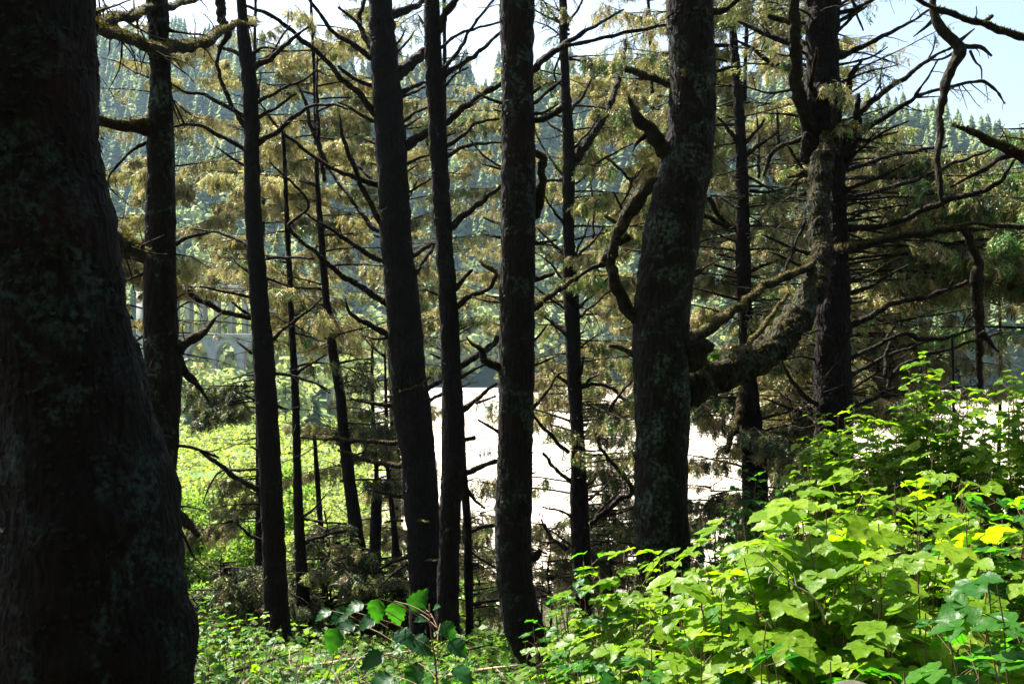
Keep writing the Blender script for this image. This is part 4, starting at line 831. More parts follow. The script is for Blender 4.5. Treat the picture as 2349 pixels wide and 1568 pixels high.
# T12
t12 = tree_at('spruce_tree', 'many-stemmed black spruce with broken spikes and a fan of bare boughs', 1912, 1200, 10.5)
T12P = c(3, (990, -120), (990, 300), (985, 500), (985, 700), (985, 850), (1010, 1000), (1060, 1150), (1085, 1300), (1098, 1500)) + c(6, (1092, 150), (1075, 350), (1062, 600), (1055, 900), (1062, 1300), (1062, 1700))
T12W = [225, 215, 220, 255, 230, 190, 150, 130, 120, 135, 190, 225, 235, 245, 260]
T12P = [(x, y, w * .34) for (x, y), w in zip(T12P, T12W)]
trunk(t12, T12P, 10.5, 38, None, .03, flakes=2600, nf=4)
B12 = [(c(3, (960, 1010), (880, 790), (820, 610), (805, 400), (800, 200), (800, 0), (805, -150)), [110, 95, 88, 78, 74, 70, 66], dict(name='side_stem', sides=18, tw=1.5)), (c(3, (800, 165), (700, 132), (625, 102)), [48, 28], dict(moss=.8)), (c(3, (800, 315), (650, 240), (520, 190), (420, 145)), [50, 22], {}), (c(3, (790, 478), (680, 440), (560, 360), (480, 310), (395, 268)), [42, 16], {}),
       (c(3, (880, 800), (750, 770), (590, 760)), [24, 10], dict(moss=.7)), (c(3, (810, 600), (650, 625), (520, 600), (390, 555)), [22, 8], dict(moss=.4)), (c(3, (870, 1165), (800, 1060), (752, 975)), [20, 9], {}), (c(3, (860, 940), (720, 980), (640, 1040), (595, 1190)), [40, 20], {}),
       (c(3, (1050, 980), (1015, 1050), (960, 1120), (850, 1172), (755, 1192)), [80, 75, 60, 44, 14], dict(moss=1, dd=-.6)), (c(3, (980, 1120), (930, 1165), (830, 1200), (755, 1265)), [30, 14], dict(moss=.8, dd=-.5)), (c(3, (905, 1300), (800, 1320), (728, 1350)), [32, 10], dict(moss=.3, dd=-.5)), (c(3, (900, 1355), (830, 1355)), [14, 8], {}),
       (c(3, (1055, 1080), (1052, 900), (1070, 750), (1090, 635)), [60, 46, 34, 12], dict(dd=-.5, tw=0, name='broken_spike')), (c(3, (1120, 1080), (1180, 900), (1222, 760), (1226, 640)), [75, 60, 44, 26], dict(tw=.5, name='broken_spike')), (c(3, (1140, 1120), (1200, 1000), (1240, 880), (1230, 700)), [50, 40, 34, 20], dict(tw=.5, name='broken_spike')),
       (c(3, (1080, 1080), (1078, 1000), (1080, 925)), [44, 40], dict(dd=-.6, moss=1, tw=0, name='moss_clump')), (c(3, (930, 660), (915, 560), (940, 420), (950, 330)), [40, 36, 30, 12], dict(dd=-.7, moss=1, tw=0, name='moss_strip')), (c(3, (880, 1080), (900, 960), (880, 890)), [120, 110, 30], dict(dd=-.2, tw=0, moss=.2, name='bark_burl')),
       (c(3, (860, 290), (890, 300), (900, 300)), [26, 20], {}), (c(3, (840, 350), (890, 372)), [26, 20], {}), (c(3, (830, 160), (890, 150)), [26, 20], {}),
       (c(3, (1080, 100), (1200, 60), (1360, -15)), [38, 16], {}), (c(3, (1080, 160), (1200, 85), (1280, 20), (1340, -20)), [30, 16], {}), (c(3, (1090, 215), (1200, 105), (1290, 40)), [28, 12], {}), (c(3, (1180, -20), (1220, 90), (1265, 205)), [26, 10], {}), (c(3, (1080, 400), (1300, 290), (1500, 195), (1710, 65)), [44, 34, 24, 14], {}),
       (c(3, (1080, 445), (1300, 390), (1430, 318)), [20, 9], {}), (c(3, (1130, 680), (1200, 480), (1260, 405)), [48, 36, 12], {}), (c(3, (1150, 645), (1250, 580), (1350, 512)), [22, 8], {}), (c(3, (1200, 790), (1420, 600), (1560, 520), (1700, 400), (1880, 310)), [48, 40, 32, 26, 14], {}),
       (c(3, (1180, 930), (1450, 760), (1600, 670), (1640, 610), (1775, 395)), [48, 38, 28, 22, 9], {}), (c(3, (1620, 650), (1800, 595), (2050, 550), (2150, 600), (2220, 700)), [24, 22, 24, 20, 9], {}), (c(3, (1620, 660), (1780, 650)), [14, 8], {}), (c(3, (1120, 900), (1300, 945), (1400, 890), (1570, 815)), [24, 12], {}), (c(3, (1700, 405), (1735, 330), (1752, 240)), [14, 6], {}),
       (c(3, (1110, 1160), (1400, 1065), (1700, 1000), (1835, 988)), [36, 16], {}), (c(3, (1110, 1140), (1250, 1000), (1350, 930), (1500, 890)), [26, 12], {}), (c(3, (1110, 1295), (1400, 1180), (1570, 1095)), [32, 12], {}), (c(3, (1110, 1345), (1500, 1250), (1800, 1130), (2110, 1015)), [34, 30, 26, 16], {}), (c(3, (1110, 1350), (1400, 1330), (1610, 1330)), [26, 12], dict(moss=.5)),
       (c(3, (1130, 1548), (1480, 1500), (1700, 1400), (1850, 1340), (2160, 1250), (2230, 1150), (2300, 1060)), [46, 42, 40, 40, 32, 24, 12], {}), (c(3, (1130, 1500), (1300, 1420), (1560, 1380)), [24, 12], dict(moss=.4)),
       (c(6, (1040, 145), (1300, 105), (1500, 65), (1700, 28), (1900, 0), (2120, 18)), [66, 64, 60, 56, 46, 18], dict(moss=1, dd=-.9)), (c(6, (1070, 145), (1130, 140), (1180, 128)), [70, 62], dict(moss=1, dd=-.5, tw=0, name='moss_clump')),
       (c(6, (1930, -5), (1990, 100), (2040, 230), (2030, 340), (2035, 500), (2045, 700), (2045, 900), (2050, 1085)), [60, 60, 55, 90, 66, 60, 46, 28], dict(moss=.4, dd=.3, tw=.6, name='hanging_dead_branch')), (c(6, (2060, 710), (2130, 790), (2185, 838)), [44, 10], {}), (c(6, (2015, 540), (2005, 590), (1975, 630)), [26, 9], dict(moss=1)),
       (c(6, (1130, 370), (1300, 320), (1450, 230), (1570, 195)), [28, 10], dict(moss=.5)), (c(6, (1130, 460), (1300, 400), (1400, 340), (1570, 255)), [36, 14], {}), (c(6, (1140, 680), (1300, 600), (1450, 520), (1700, 460), (1965, 365)), [50, 44, 38, 34, 26], {}), (c(6, (1150, 895), (1300, 820), (1400, 770), (1480, 660)), [38, 32, 28, 12], {}),
       (c(6, (1400, 770), (1560, 710), (1650, 750), (1850, 740), (2010, 675)), [24, 30, 34, 30, 14], {}), (c(6, (1150, 1010), (1350, 900), (1500, 840), (1760, 738)), [34, 16], {}), (c(6, (1150, 1110), (1350, 980), (1560, 855)), [24, 10], {}), (c(6, (1150, 1225), (1400, 1110), (1480, 970), (1650, 870), (1900, 800), (2210, 705)), [34, 30, 28, 26, 22, 12], {}),
       (c(6, (1400, 1110), (1560, 1060), (1700, 960)), [22, 10], {}), (c(6, (1410, 1010), (1420, 860), (1450, 755)), [32, 22], {}), (c(6, (1000, 1230), (850, 1110), (760, 1000), (705, 870)), [44, 34, 26, 12], dict(moss=.5)), (c(6, (980, 1270), (750, 1210), (590, 1150)), [30, 12], {}), (c(6, (980, 1180), (800, 1170), (680, 1100)), [24, 10], {}),
       (c(6, (990, 165), (900, 170), (780, 130), (680, 90), (575, 45)), [40, 36, 30, 26, 10], dict(moss=.5)), (c(6, (970, 270), (860, 258), (760, 215), (690, 185), (615, 160)), [30, 26, 22, 18, 9], dict(moss=.8)), (c(6, (870, -40), (800, 120), (740, 280), (690, 370)), [24, 20, 18, 14], {}), (c(6, (960, 690), (900, 715), (850, 722)), [18, 9], {}), (c(6, (960, 900), (850, 870), (720, 890)), [20, 10], {})]
for pts, w, kw in B12:
    branch(t12, pts, w, 10.5, tl=.5, **{'tw': 5, **kw})
dead_twigs(t12, T12P[4:], 10.5, 90, .9, up=.2)
fern_at = P(1640, 826, 8.15)

# T13
t13 = tree_at('spruce_tree', 'dark spruce seen behind the sweeping mossy limb', 1728, 1060, 13.5)
T13P = [(1680, 60, 16), (1690, 190, 24), (1695, 238, 22), (1703, 408, 26), (1705, 500, 29), (1704, 556, 33), (1709, 692, 34), (1712, 776, 31), (1720, 896, 40), (1726, 998, 50), (1730, 1060, 56)]
trunk(t13, T13P, 13.5, 24, None, .014, top=250, flakes=1000)
for pts, w, kw in [(c(3, (410, 960), (340, 850), (285, 790)), [34, 14], {}), (c(3, (450, 990), (500, 930), (570, 850), (600, 800)), [30, 12], {}), (c(3, (460, 1060), (560, 980), (690, 890)), [34, 12], {}), (c(3, (560, 1200), (555, 900), (540, 760)), [22, 10], {}), (c(3, (690, 1000), (690, 860), (680, 740)), [26, 12], {}),
                   (c(3, (760, 980), (820, 1080), (870, 1160)), [12, 12], {}), (c(6, (420, 165), (300, 140), (150, 128)), [18, 8], {}), (c(6, (420, 110), (300, 50), (195, 8)), [18, 8], {}), (c(6, (490, 305), (600, 250), (705, 218)), [30, 14], {}), (c(6, (425, 310), (300, 260), (200, 230), (140, 170)), [22, 9], {}),
                   (c(6, (430, 490), (250, 440), (110, 408)), [22, 9], {}), (c(6, (440, 630), (300, 570), (80, 515)), [22, 9], {}), (c(6, (455, 1090), (430, 1250), (380, 1400), (342, 1510)), [70, 60, 46, 28], dict(moss=.6, dd=-.5, name='hanging_dead_branch')), (c(3, (300, 1330), (380, 1380), (430, 1400)), [22, 22], {}),
                   (c(6, (90, 330), (170, 270), (275, 225)), [24, 8], {}), (c(3, (220, 1330), (300, 1460), (400, 1560)), [34, 30], {}), (c(3, (180, 1450), (300, 1500), (380, 1560)), [40, 26], dict(moss=.4)), (c(6, (520, 580), (620, 600)), [16, 9], {}),
                   (c(3, (480, 1190), (600, 1250), (730, 1310)), [20, 10], dict(moss=.4)), (c(3, (500, 1290), (640, 1290), (860, 1230)), [26, 14], {})]:
    branch(t13, pts, w, 13.5, tw=4, tl=.6, **kw)
dead_twigs(t13, T13P[2:], 13.5, 90, .9)

# a spruce just outside the frame whose boughs reach in over the view
t15 = tree_at('spruce_tree', 'spruce at the very edge whose mossy boughs cross the open sky', 2640, 1500, 7)
trunk(t15, [(2600, -300, 110), (2610, 300, 120), (2625, 900, 135), (2640, 1500, 150)], 7, 26, M_BARKL, .014, flakes=0)
for pts, w, kw in [(c(3, (3080, 520), (2700, 330), (2349, 255), (2150, 190), (2000, 150), (1850, 90), (1740, 55), (1600, -20)), [90, 70, 52, 48, 44, 40, 34, 20], dict(moss=.7, dd=-.7)), (c(3, (2060, 160), (2100, 140), (2140, 112)), [30, 26], dict(moss=.6)),
                   (c(3, (3080, -900), (2500, -700), (2000, -420), (1760, -200), (1740, -40), (1745, 80), (1790, 180), (1870, 270), (1905, 330), (1860, 450), (1820, 620), (1790, 750), (1780, 1000), (1770, 1250), (1812, 1405)), [110, 100, 80, 60, 52, 56, 68, 78, 80, 66, 60, 52, 46, 40, 12], dict(dd=-.5, tw=.5, moss=.25, name='hanging_dead_branch')),
                   (c(3, (1910, 290), (1950, 250), (2015, 198)), [36, 8], {}), (c(3, (1920, 300), (1970, 320), (2060, 325), (2132, 382)), [50, 34, 30, 14], {}), (c(3, (1990, 345), (2020, 420), (2060, 460), (2065, 535)), [20, 14, 12, 8], {}), (c(3, (1750, 130), (1680, 190), (1605, 250)), [30, 8], {}),
                   (c(3, (1905, 340), (1800, 400), (1700, 410)), [22, 10], {}), (c(3, (3080, 1500), (2600, 1180), (2349, 1062), (2230, 1000), (2130, 960), (2000, 900), (1880, 850)), [140, 110, 80, 76, 60, 44, 24], dict(moss=1, dd=-.3)), (c(3, (2349, 1050), (2200, 1070), (2100, 1140), (1850, 1260)), [50, 40, 30, 14], {}),
                   (c(6, (2700, -40), (2349, 0), (2180, -10), (2000, -30), (1850, -5)), [60, 40, 34, 28, 14], dict(moss=.6)), (c(3, (2170, 960), (2200, 920), (2215, 890)), [14, 6], {})]:
    branch(t15, pts, w, 6.5, **{'tw': 3, 'tl': .3, **kw})

# thin post-like snag at the edge of the bushes
sn = tree_at('dead_snag', 'thin upright dead stem poking out of the bright bushes under the fanned boughs', 2187, 980, 9, 'thin dead stems')
trunk(sn, [(2184, 770, 4), (2185, 800, 6), (2187, 900, 6), (2187, 1000, 7)], 9, 8, None, .003, top=0, flakes=0)

# ------------------------------------------------------------------ foliage of the trees in view, and spruces behind
spruce(t5, 745, 16.4, 40, 820, 34, (1.2, 2.6), 'tan', 1.0, xt=722, dead=.15)
spruce(t5, 780, 16.2, 800, 1120, 9, (.8, 1.6), 'dark', 1.1, dead=.1)
spruce(t9, 1305, 15.2, 20, 700, 24, (1.0, 2.1), 'olive', .9, dead=.25)
spruce(t9, 1320, 15.2, 700, 1150, 14, (1.0, 2.0), 'olive', .55, dead=.35)
spruce(t13, 1705, 13.8, -60, 860, 24, (1.1, 2.2), 'olive', .8, xt=1680, dead=.25)
spruce(t13, 1725, 13.8, 880, 1030, 7, (1.2, 2.0), 'dark', 1.0, dead=.1)
spruce(t12, 1900, 10.8, -80, 330, 16, (.8, 1.9), 'olive', .35, dead=.6, ss=.2)
spruce(t4, 664, 13.8, 470, 860, 9, (.5, 1.1), 'olive', .8, dead=.2, ss=.22)
def behind(label, x, D, y0, y1, n, Lr, tone, w=26, ytop=-300, yb=None, kind='spruce_tree', **kw):
    yb = yb or y1 + 120; t = tree_at(kind, label, x, yb, D, 'spruces farther down the slope')
    j_ = rs.uniform(-7, 7, 3); trunk(t, [(x - 12 + j_[0], ytop, w * .3), (x - 6 - j_[1], ytop + (yb - ytop) * .25, w * .45), (x + j_[1], ytop + (yb - ytop) * .5, w * .6), (x - j_[2], ytop + (yb - ytop) * .78, w * .85), (x, yb, w)], D, 12, None, .01, top=0, flakes=0)
    spruce(t, x, D, y0, y1, n, Lr, tone, xt=x - 10, **kw); dead_twigs(t, [(x - 10, y0, w * .4), (x, yb, w)], D, 40, .9); return t
behind('tan-needled spruce behind the slender lichened trunk, above the bridge', 366, 21, 60, 900, 44, (1.4, 2.8), 'tan', 24, ytop=-100)
behind('drooping brownish spruce beyond the straight dark trunk with dry twigs at its foot', 596, 23, 40, 800, 44, (1.4, 2.7), 'tan', 18, ytop=-60)
behind('yellowish spruce filling the gap beside the bent trunk', 905, 24, -60, 840, 40, (1.4, 2.8), 'olive', 22, ytop=-140)
behind('spruce mostly hidden behind the two close middle trunks', 1022, 26, 120, 820, 26, (1.2, 2.2), 'tan', 18, dens=.8)
behind('sunlit tan spruce beyond the flaky-barked middle trunk', 1186, 27, 250, 900, 28, (1.2, 2.2), 'tan', 20, ytop=180, dens=.9)
behind('spruce with yellow-tan sprays beside the massive patchy trunk', 1500, 22, -60, 960, 50, (1.3, 2.5), 'tan', 20, ytop=-100)
behind('spruce hidden behind the massive patchy trunk, its sprays showing on both sides', 1565, 19, -80, 900, 44, (1.2, 2.4), 'tan', 24)
behind('olive spruce between the limb and the many-stemmed black spruce', 1712, 19, -80, 860, 44, (1.2, 2.4), 'olive', 20)
behind('tan spruce rising right behind the many-stemmed black one', 1906, 17, -60, 940, 40, (1.1, 2.2), 'tan', 26, dens=.8)
behind('dense dark spruce behind the fan of bare boughs', 1935, 13, 300, 660, 30, (2.2, 3.6), 'olive', 34, ytop=240, yb=1200, dens=.8, dead=.25, azr=(R(40), R(120)), up=(-.02, .22), spread=.22)
behind('brownish spruce low behind the bare boughs, over the bright bushes', 1930, 14.5, 640, 960, 22, (2.0, 3.4), 'tan', 30, ytop=560, yb=1250, dens=.7, azr=(R(40), R(110)), up=(.0, .22), spread=.25)
behind('dark spruce beyond the overhanging bough near the edge of the view', 2290, 19, 360, 700, 26, (1.0, 1.9), 'dark', 10, ytop=330, yb=1100, dens=.8, dead=.2)
behind('green spruce at the edge under the overhanging mossy bough', 2440, 12, 250, 760, 26, (.8, 1.6), 'green', 28, ytop=180)
behind('young bright green spruce with upturned tips beside the broad dark base', 2075, 16, 640, 830, 22, (.5, 1.3), 'green', 8, ytop=610, yb=1100, dens=1.0, up=(.15, .5), ss=.22, droop=.05)
LEFT, RIGHT = (R(215), R(325)), (R(35), R(145))
behind('small dark spruce in front of the meadow under the bridge', 597, 17, 850, 940, 9, (.7, 1.4), 'dark', 10, ytop=800, yb=1180, dens=1.3, azr=LEFT, up=(-.1, .1))
behind('low brown-needled spruce in front of the sunlit meadow thicket', 612, 17, 1080, 1200, 9, (.8, 1.6), 'tan', 10, ytop=1040, yb=1350, dens=.9, dead=.3, azr=LEFT, up=(-.1, .2))
behind('brownish spruce low behind the bent trunk', 862, 21, 800, 1320, 34, (1.0, 2.0), 'tan', 18, ytop=760, yb=1400, dens=.8, dead=.3)
behind('thin spruce at the lower edge of the sand beside the flaky trunk', 1075, 17, 1180, 1400, 12, (.4, .8), 'olive', 8, ytop=1160, yb=1450, dens=.9, azr=RIGHT)
behind('scraggy spruce in front of the sand beside the dark forked one', 1335, 17, 860, 1260, 30, (.9, 1.5), 'dark', 8, ytop=840, yb=1300, dens=.6, dead=.35, azr=(R(30), R(150)))
behind('scraggy tan spruce in front of the far sand beside the dark forked one', 1318, 18, 780, 1000, 22, (.9, 1.7), 'tan', 8, ytop=760, yb=1300, dens=.7, dead=.3)
behind('scraggy dark spruce in front of the sand beneath the sweeping limb', 1722, 17, 930, 1200, 24, (1.0, 1.9), 'dark', 12, ytop=900, yb=1250, dens=.8, dead=.35)
behind('brown-sprayed spruce under the mossy limb against the sand', 1908, 15, 760, 1000, 26, (1.2, 2.4), 'tan', 10, ytop=740, yb=1250, dens=.8, dead=.3, azr=(R(190), R(350)))
behind('low spruce added beside the stump, shade put into its dark needles', 758, 14, 1210, 1420, 26, (.6, 1.2), 'dark', 8, ytop=1170, yb=1450, dens=1.6, ss=.2)  # this and the next two: added low spruces, shade put into needle colour
behind('low spruce added beside the huge trunk, shade put into its black-green needles', 520, 12.5, 1290, 1420, 26, (.4, .8), 'dark', 6, ytop=1270, yb=1450, dens=1.8, ss=.18)
behind('low spruce added behind the thin middle stems, shade put into its black-green needles', 880, 14.5, 1260, 1420, 24, (.5, .9), 'dark', 6, ytop=1240, yb=1450, dens=1.6, ss=.18)
behind('twiggy tan brush of a low spruce between the flaky trunk and the forked one', 1262, 20, 1200, 1400, 22, (.7, 1.2), 'tan', 6, ytop=1180, yb=1450, dens=.7, dead=.3)
behind('tangled half-dead spruce low in front of the sand between the middle trunks', 1100, 22, 1190, 1440, 22, (.6, 1.1), 'tan', 6, ytop=1170, yb=1480, dens=.8, dead=.3)
behind('dark brush of a low spruce before the sand at the foot of the forked spruce', 1400, 19, 1080, 1300, 22, (.7, 1.3), 'dark', 6, ytop=1060, yb=1400, dens=.7, dead=.3)

for x_, y_, d_, lb_ in [(1245, 1195, 24, 'tan twiggy spruce low at the bright gap, hard by the flaky trunk'), (1385, 1190, 23, 'tan twiggy spruce low in the bright gap next to the forked trunk'), (1440, 1200, 20, 'dark twiggy spruce low in the bright gap next to the massive trunk'), (1110, 1160, 26, 'grey-green twiggy spruce low in the gap before the flaky trunk'), (1640, 1110, 20, 'dark twiggy spruce low between the massive trunk and the salmonberry')]:
    behind(lb_, x_, d_, y_, y_ + 190, 26, (.7, 1.5), 'tan' if 'tan' in lb_ else 'dark', 5, ytop=y_ - 30, yb=y_ + 260, dens=1.1, dead=.2)

for x_, y_, d_, lb_ in [(600, 1320, 12.8, 'small spruce coloured dark for shade, crowding the foot of the straight dark trunk'), (700, 1340, 14.2, 'small spruce coloured dark for shade, between the feet of the thin dark trunks'), (960, 1330, 14.2, 'small spruce coloured dark for shade, behind the feet of the two middle trunks')]:  # added to darken the trunk feet, shade put into needle colour
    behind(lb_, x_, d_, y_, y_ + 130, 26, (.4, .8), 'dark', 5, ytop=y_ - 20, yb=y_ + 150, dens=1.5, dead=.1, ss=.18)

# the wood goes on uphill: unseen spruces added to block sky light from behind
for k, (x, y, h) in enumerate([(-3, -5, 22), (2.5, -6, 25), (-8, -4, 24), (8, -5, 23), (0, -10, 28), (6, -12, 27), (-7, -12, 26), (13, -7, 25), (-14, -6, 26), (16, -2, 22)]):
    y -= 4.5
    z = ground(x, y); t = thing('spruce_tree', 'tall unseen spruce added uphill of the viewpoint to block sky light', 'tree', (x, y, z - .2), 'unseen spruces added uphill to block sky light')
    t.scale = (h * .75, h * .75, h); t.rotation_euler = (0, 0, k * 1.7); cr = link('crown', hill_meshes[k % 4], t); link('trunk', hill_trunk, t)

# ------------------------------------------------------------------ leafy plants
def leaflet(seed, width=.34, n=5, fold=.22, droop=.25, teeth=.10, low=False):
    """toothed ovate leaflet, unit long, lies in XY, points along +Y"""
    q = np.random.RandomState(seed); V = []; Fq = []
    ys = np.linspace(0, 1, n + 1)
    prof = lambda t: width * (math.sin(math.pi * min(1, t * 1.02) ** .72) ** .85 if 0 < t < 1 else 0) 
    for i, t in enumerate(ys): V.append((0, t, -droop * t * t))
    lft, rgt = [], []
    for sgn, lst in ((-1, lft), (1, rgt)):
        for i in range(1, n + 1):
            t = (i - .35) / n; w = prof(t) + teeth * .35 + .012 * q.randn()
            lst.append(len(V)); V.append((sgn * w, t + teeth * .35, -droop * t * t + fold * w + .03 * q.randn()))
            t2 = (i + .05) / n; w2 = max(.0, prof(min(.999, t2)) * .96 - teeth * .12)
            lst.append(len(V)); V.append((sgn * w2, min(1.0, t2), -droop * t2 * t2 + fold * w2))
    for sgn, lst in ((-1, lft), (1, rgt)):
        for i in range(n):
            a, b = lst[2 * i], lst[2 * i + 1]
            pv = lst[2 * i - 1] if i else 0
            for tri in ((i, pv, a), (i, a, b), (i, b, i + 1)):
                if len(set(tri)) == 3: Fq.append(tri if sgn > 0 else tri[::-1])
    return np.array(V), np.array(Fq)

def compound(seed, low=False):
    """three leaflets on a short stalk: unit = terminal leaflet length"""
    q = np.random.RandomState(seed); a = Acc(); n = 3 if low else 5
    for ang, sc, off in ((0, 1.0, .12), (-62 + 14 * q.randn(), .82, 0), (62 + 14 * q.randn(), .82, 0)):
        V, Fq = leaflet(seed * 7 + 500 + int(ang), .36 + .06 * q.rand(), n, .14 + .12 * q.rand(), .04 + .16 * q.rand(), .03 if low else .055)
        ca, sa = math.cos(R(ang)), math.sin(R(ang)); V = V * sc
        V = np.column_stack([V[:, 0] * ca + V[:, 1] * sa, -V[:, 0] * sa + V[:, 1] * ca + off, V[:, 2]])
        V[:, 2] += (.06 * q.randn()) * V[:, 1]
        a.add(V, [Fq])
    return np.concatenate(a.V), np.concatenate(a.F[3])
LEAFV = [compound(k + 1) for k in range(5)]
LEAFL = [compound(k + 11, True) for k in range(4)]
def leafmesh(V, Fq, col): return mesh('leaf', V, [Fq], np.tile(col, (len(V), 1)), M_LEAF)
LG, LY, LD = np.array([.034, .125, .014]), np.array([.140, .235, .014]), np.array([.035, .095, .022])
LEAF_OBJ = [leafmesh(V, Fq, c_) for c_ in (LY, LG) for V, Fq in LEAFV]

def shrub(label, x, ytop, D, rad, canes, size=.075, tone=.5, nobj=0, low=False, name='salmonberry_bush', group='salmonberry bushes', cat='bush', step=.055, cols=(LG, LY), flat=1.0, base_y=None):
    c0 = P(x, ytop, D); gz = ground(c0[0], c0[1]); H = max(.35, c0[2] - gz)
    t = thing(name, label, cat, (float(c0[0]), float(c0[1]), float(gz)), group)
    st = Acc(); Ps, Ds, Ns, Ss, Cs = [], [], [], [], []
    for k in range(canes):
        a = rs.rand() * 6.283; rr = math.sqrt(rs.rand()) * rad
        b = np.array([c0[0] + .35 * rr * math.cos(a + .4), c0[1] + .35 * rr * math.sin(a + .4), 0]); b[2] = ground(b[0], b[1]) - .03
        top = np.array([c0[0] + rr * math.cos(a), c0[1] + rr * math.sin(a), 0]); top[2] = gz + H * (1 - .42 * flat * (rr / rad) ** 2) * (.80 + .2 * rs.rand() if rs.rand() < .7 else .45 + .4 * rs.rand())
        mid = np.array([b[0] * .7 + top[0] * .3, b[1] * .7 + top[1] * .3, top[2] * .95 + .02]); n = 12
        tt = np.linspace(0, 1, n)[:, None]; pp = b * (1 - tt) ** 2 + 2 * mid * tt * (1 - tt) + top * tt ** 2 + rs.randn(n, 3) * .008
        rd = np.linspace(.0065, .002, n); tube(st, pp, rd, 5, (.5, .5, .5), 0, cap=False)
        Lc = np.linalg.norm(np.diff(pp, axis=0), axis=1).sum(); m_ = int(Lc * .62 / step)
        ccol = rs.rand()
        for j in range(m_):
            t_ = .38 + .62 * (j + rs.rand() * .6) / m_; i = min(n - 2, int(t_ * (n - 1))); f = t_ * (n - 1) - i; q0 = pp[i] * (1 - f) + pp[i + 1] * f
            T = norm(pp[i + 1] - pp[i]); sd = norm(np.cross(T, rs.randn(3))); l = size * (.6 + .9 * rs.rand()); d = norm(T * .4 + sd + np.array([0, 0, .25])); q1 = q0 + d * l
            tube(st, [q0, q1], [.0016, .0011], 3, (.5, .5, .5), 0, cap=False)
            out = norm(np.array([d[0], d[1], 0.]) + rs.randn(3) * [.4, .4, 0]); Ps.append(q1); Ds.append(norm(out + np.array([0, 0, -.02 - .40 * rs.rand()])))
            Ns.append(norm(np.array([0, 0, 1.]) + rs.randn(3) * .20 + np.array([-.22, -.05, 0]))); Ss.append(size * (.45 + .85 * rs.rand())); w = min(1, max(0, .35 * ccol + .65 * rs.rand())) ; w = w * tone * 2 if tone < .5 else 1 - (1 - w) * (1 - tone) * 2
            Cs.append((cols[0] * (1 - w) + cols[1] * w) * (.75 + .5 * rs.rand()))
    st.build('cane', M_STEM, t, 'stuff')
    Ps, Ds, Ns, Ss, Cs = map(np.array, (Ps, Ds, Ns, Ss, Cs)); Mx = frames(Ds, Ns) * Ss[:, None, None]
    px = 1174.5 + Ps[:, 0] / Ps[:, 1] * F; py = 784 - (Ps[:, 2] - CAMZ) / Ps[:, 1] * F
    vis = (Ps[:, 1] > .5) & (px > -30) & (px < 2380) & (py < 1600); score = np.where(vis, Ss / Ps[:, 1] * (1.3 + (Ps[:, 2] - gz) / H), -1)
    own = set(np.argsort(-score)[:nobj].tolist()) if nobj else set()
    from mathutils import Matrix
    o0 = np.array(t.location)
    for i in own:
        if score[i] < 0: continue
        k = rs.randint(5) + (0 if Cs[i][0] > .09 else 5)
        lo = link('leaf', LEAF_OBJ[k], t); m4 = np.eye(4); m4[:3, :3] = Mx[i]; m4[:3, 3] = Ps[i] - o0; lo.matrix_basis = Matrix(m4.tolist())
    oth = np.array([i for i in range(len(Ps)) if i not in own]); fa = Acc(); T_ = LEAFL if low else LEAFV
    kk = rs.randint(0, len(T_), len(oth))
    for k in range(len(T_)):
        s_ = oth[kk == k]; inst(fa, T_[k][0], [T_[k][1]], Mx[s_], Ps[s_], Cs[s_])
    fa.build('foliage', M_LEAF, t, 'stuff')
    return t

# the bright salmonberry thicket
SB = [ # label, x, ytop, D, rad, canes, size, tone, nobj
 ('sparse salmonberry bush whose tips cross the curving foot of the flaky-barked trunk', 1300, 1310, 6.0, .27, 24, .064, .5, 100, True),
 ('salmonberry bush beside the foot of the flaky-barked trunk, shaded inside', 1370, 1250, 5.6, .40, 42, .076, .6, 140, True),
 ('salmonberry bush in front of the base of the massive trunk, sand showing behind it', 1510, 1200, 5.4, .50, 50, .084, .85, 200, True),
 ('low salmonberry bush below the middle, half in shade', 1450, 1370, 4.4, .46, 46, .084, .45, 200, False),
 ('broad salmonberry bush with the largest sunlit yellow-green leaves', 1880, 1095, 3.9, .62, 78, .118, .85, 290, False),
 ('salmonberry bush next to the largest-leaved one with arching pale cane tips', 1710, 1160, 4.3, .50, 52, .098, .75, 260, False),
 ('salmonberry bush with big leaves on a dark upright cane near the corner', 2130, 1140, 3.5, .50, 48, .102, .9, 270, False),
 ('salmonberry bush with leaves darkened for shade at the very edge of the view', 2400, 1230, 3.0, .45, 30, .095, .1, 180, False),
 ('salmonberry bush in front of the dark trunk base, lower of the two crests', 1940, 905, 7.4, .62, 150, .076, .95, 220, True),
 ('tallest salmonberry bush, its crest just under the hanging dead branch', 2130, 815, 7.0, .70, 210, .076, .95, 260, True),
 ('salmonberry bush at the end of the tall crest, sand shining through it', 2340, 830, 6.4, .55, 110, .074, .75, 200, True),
 ('dark green bush under the sweeping limb, leaves darkened for shade', 1730, 1040, 7.8, .50, 66, .062, .05, 120, True),
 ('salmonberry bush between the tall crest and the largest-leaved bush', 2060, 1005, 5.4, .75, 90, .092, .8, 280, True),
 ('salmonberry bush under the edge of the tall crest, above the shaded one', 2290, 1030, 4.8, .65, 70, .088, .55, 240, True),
 ('low salmonberry bush near the bottom, leaves darkened for shade, with a drooping light leaf', 1930, 1400, 3.0, .42, 24, .085, .35, 160, False),
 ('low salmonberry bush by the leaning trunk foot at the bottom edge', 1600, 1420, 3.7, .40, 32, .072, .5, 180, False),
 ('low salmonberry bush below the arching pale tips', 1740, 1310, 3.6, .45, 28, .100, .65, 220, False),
 ('low bush darkened for shade between the corner boulder and the edge', 2250, 1420, 2.7, .40, 16, .070, .1, 120, False),
]
for lb, x, yt, D, rd, cn, sz, tn, no, lo_ in SB: shrub(lb, x, yt, D, rd, cn, sz, tn, no, lo_)

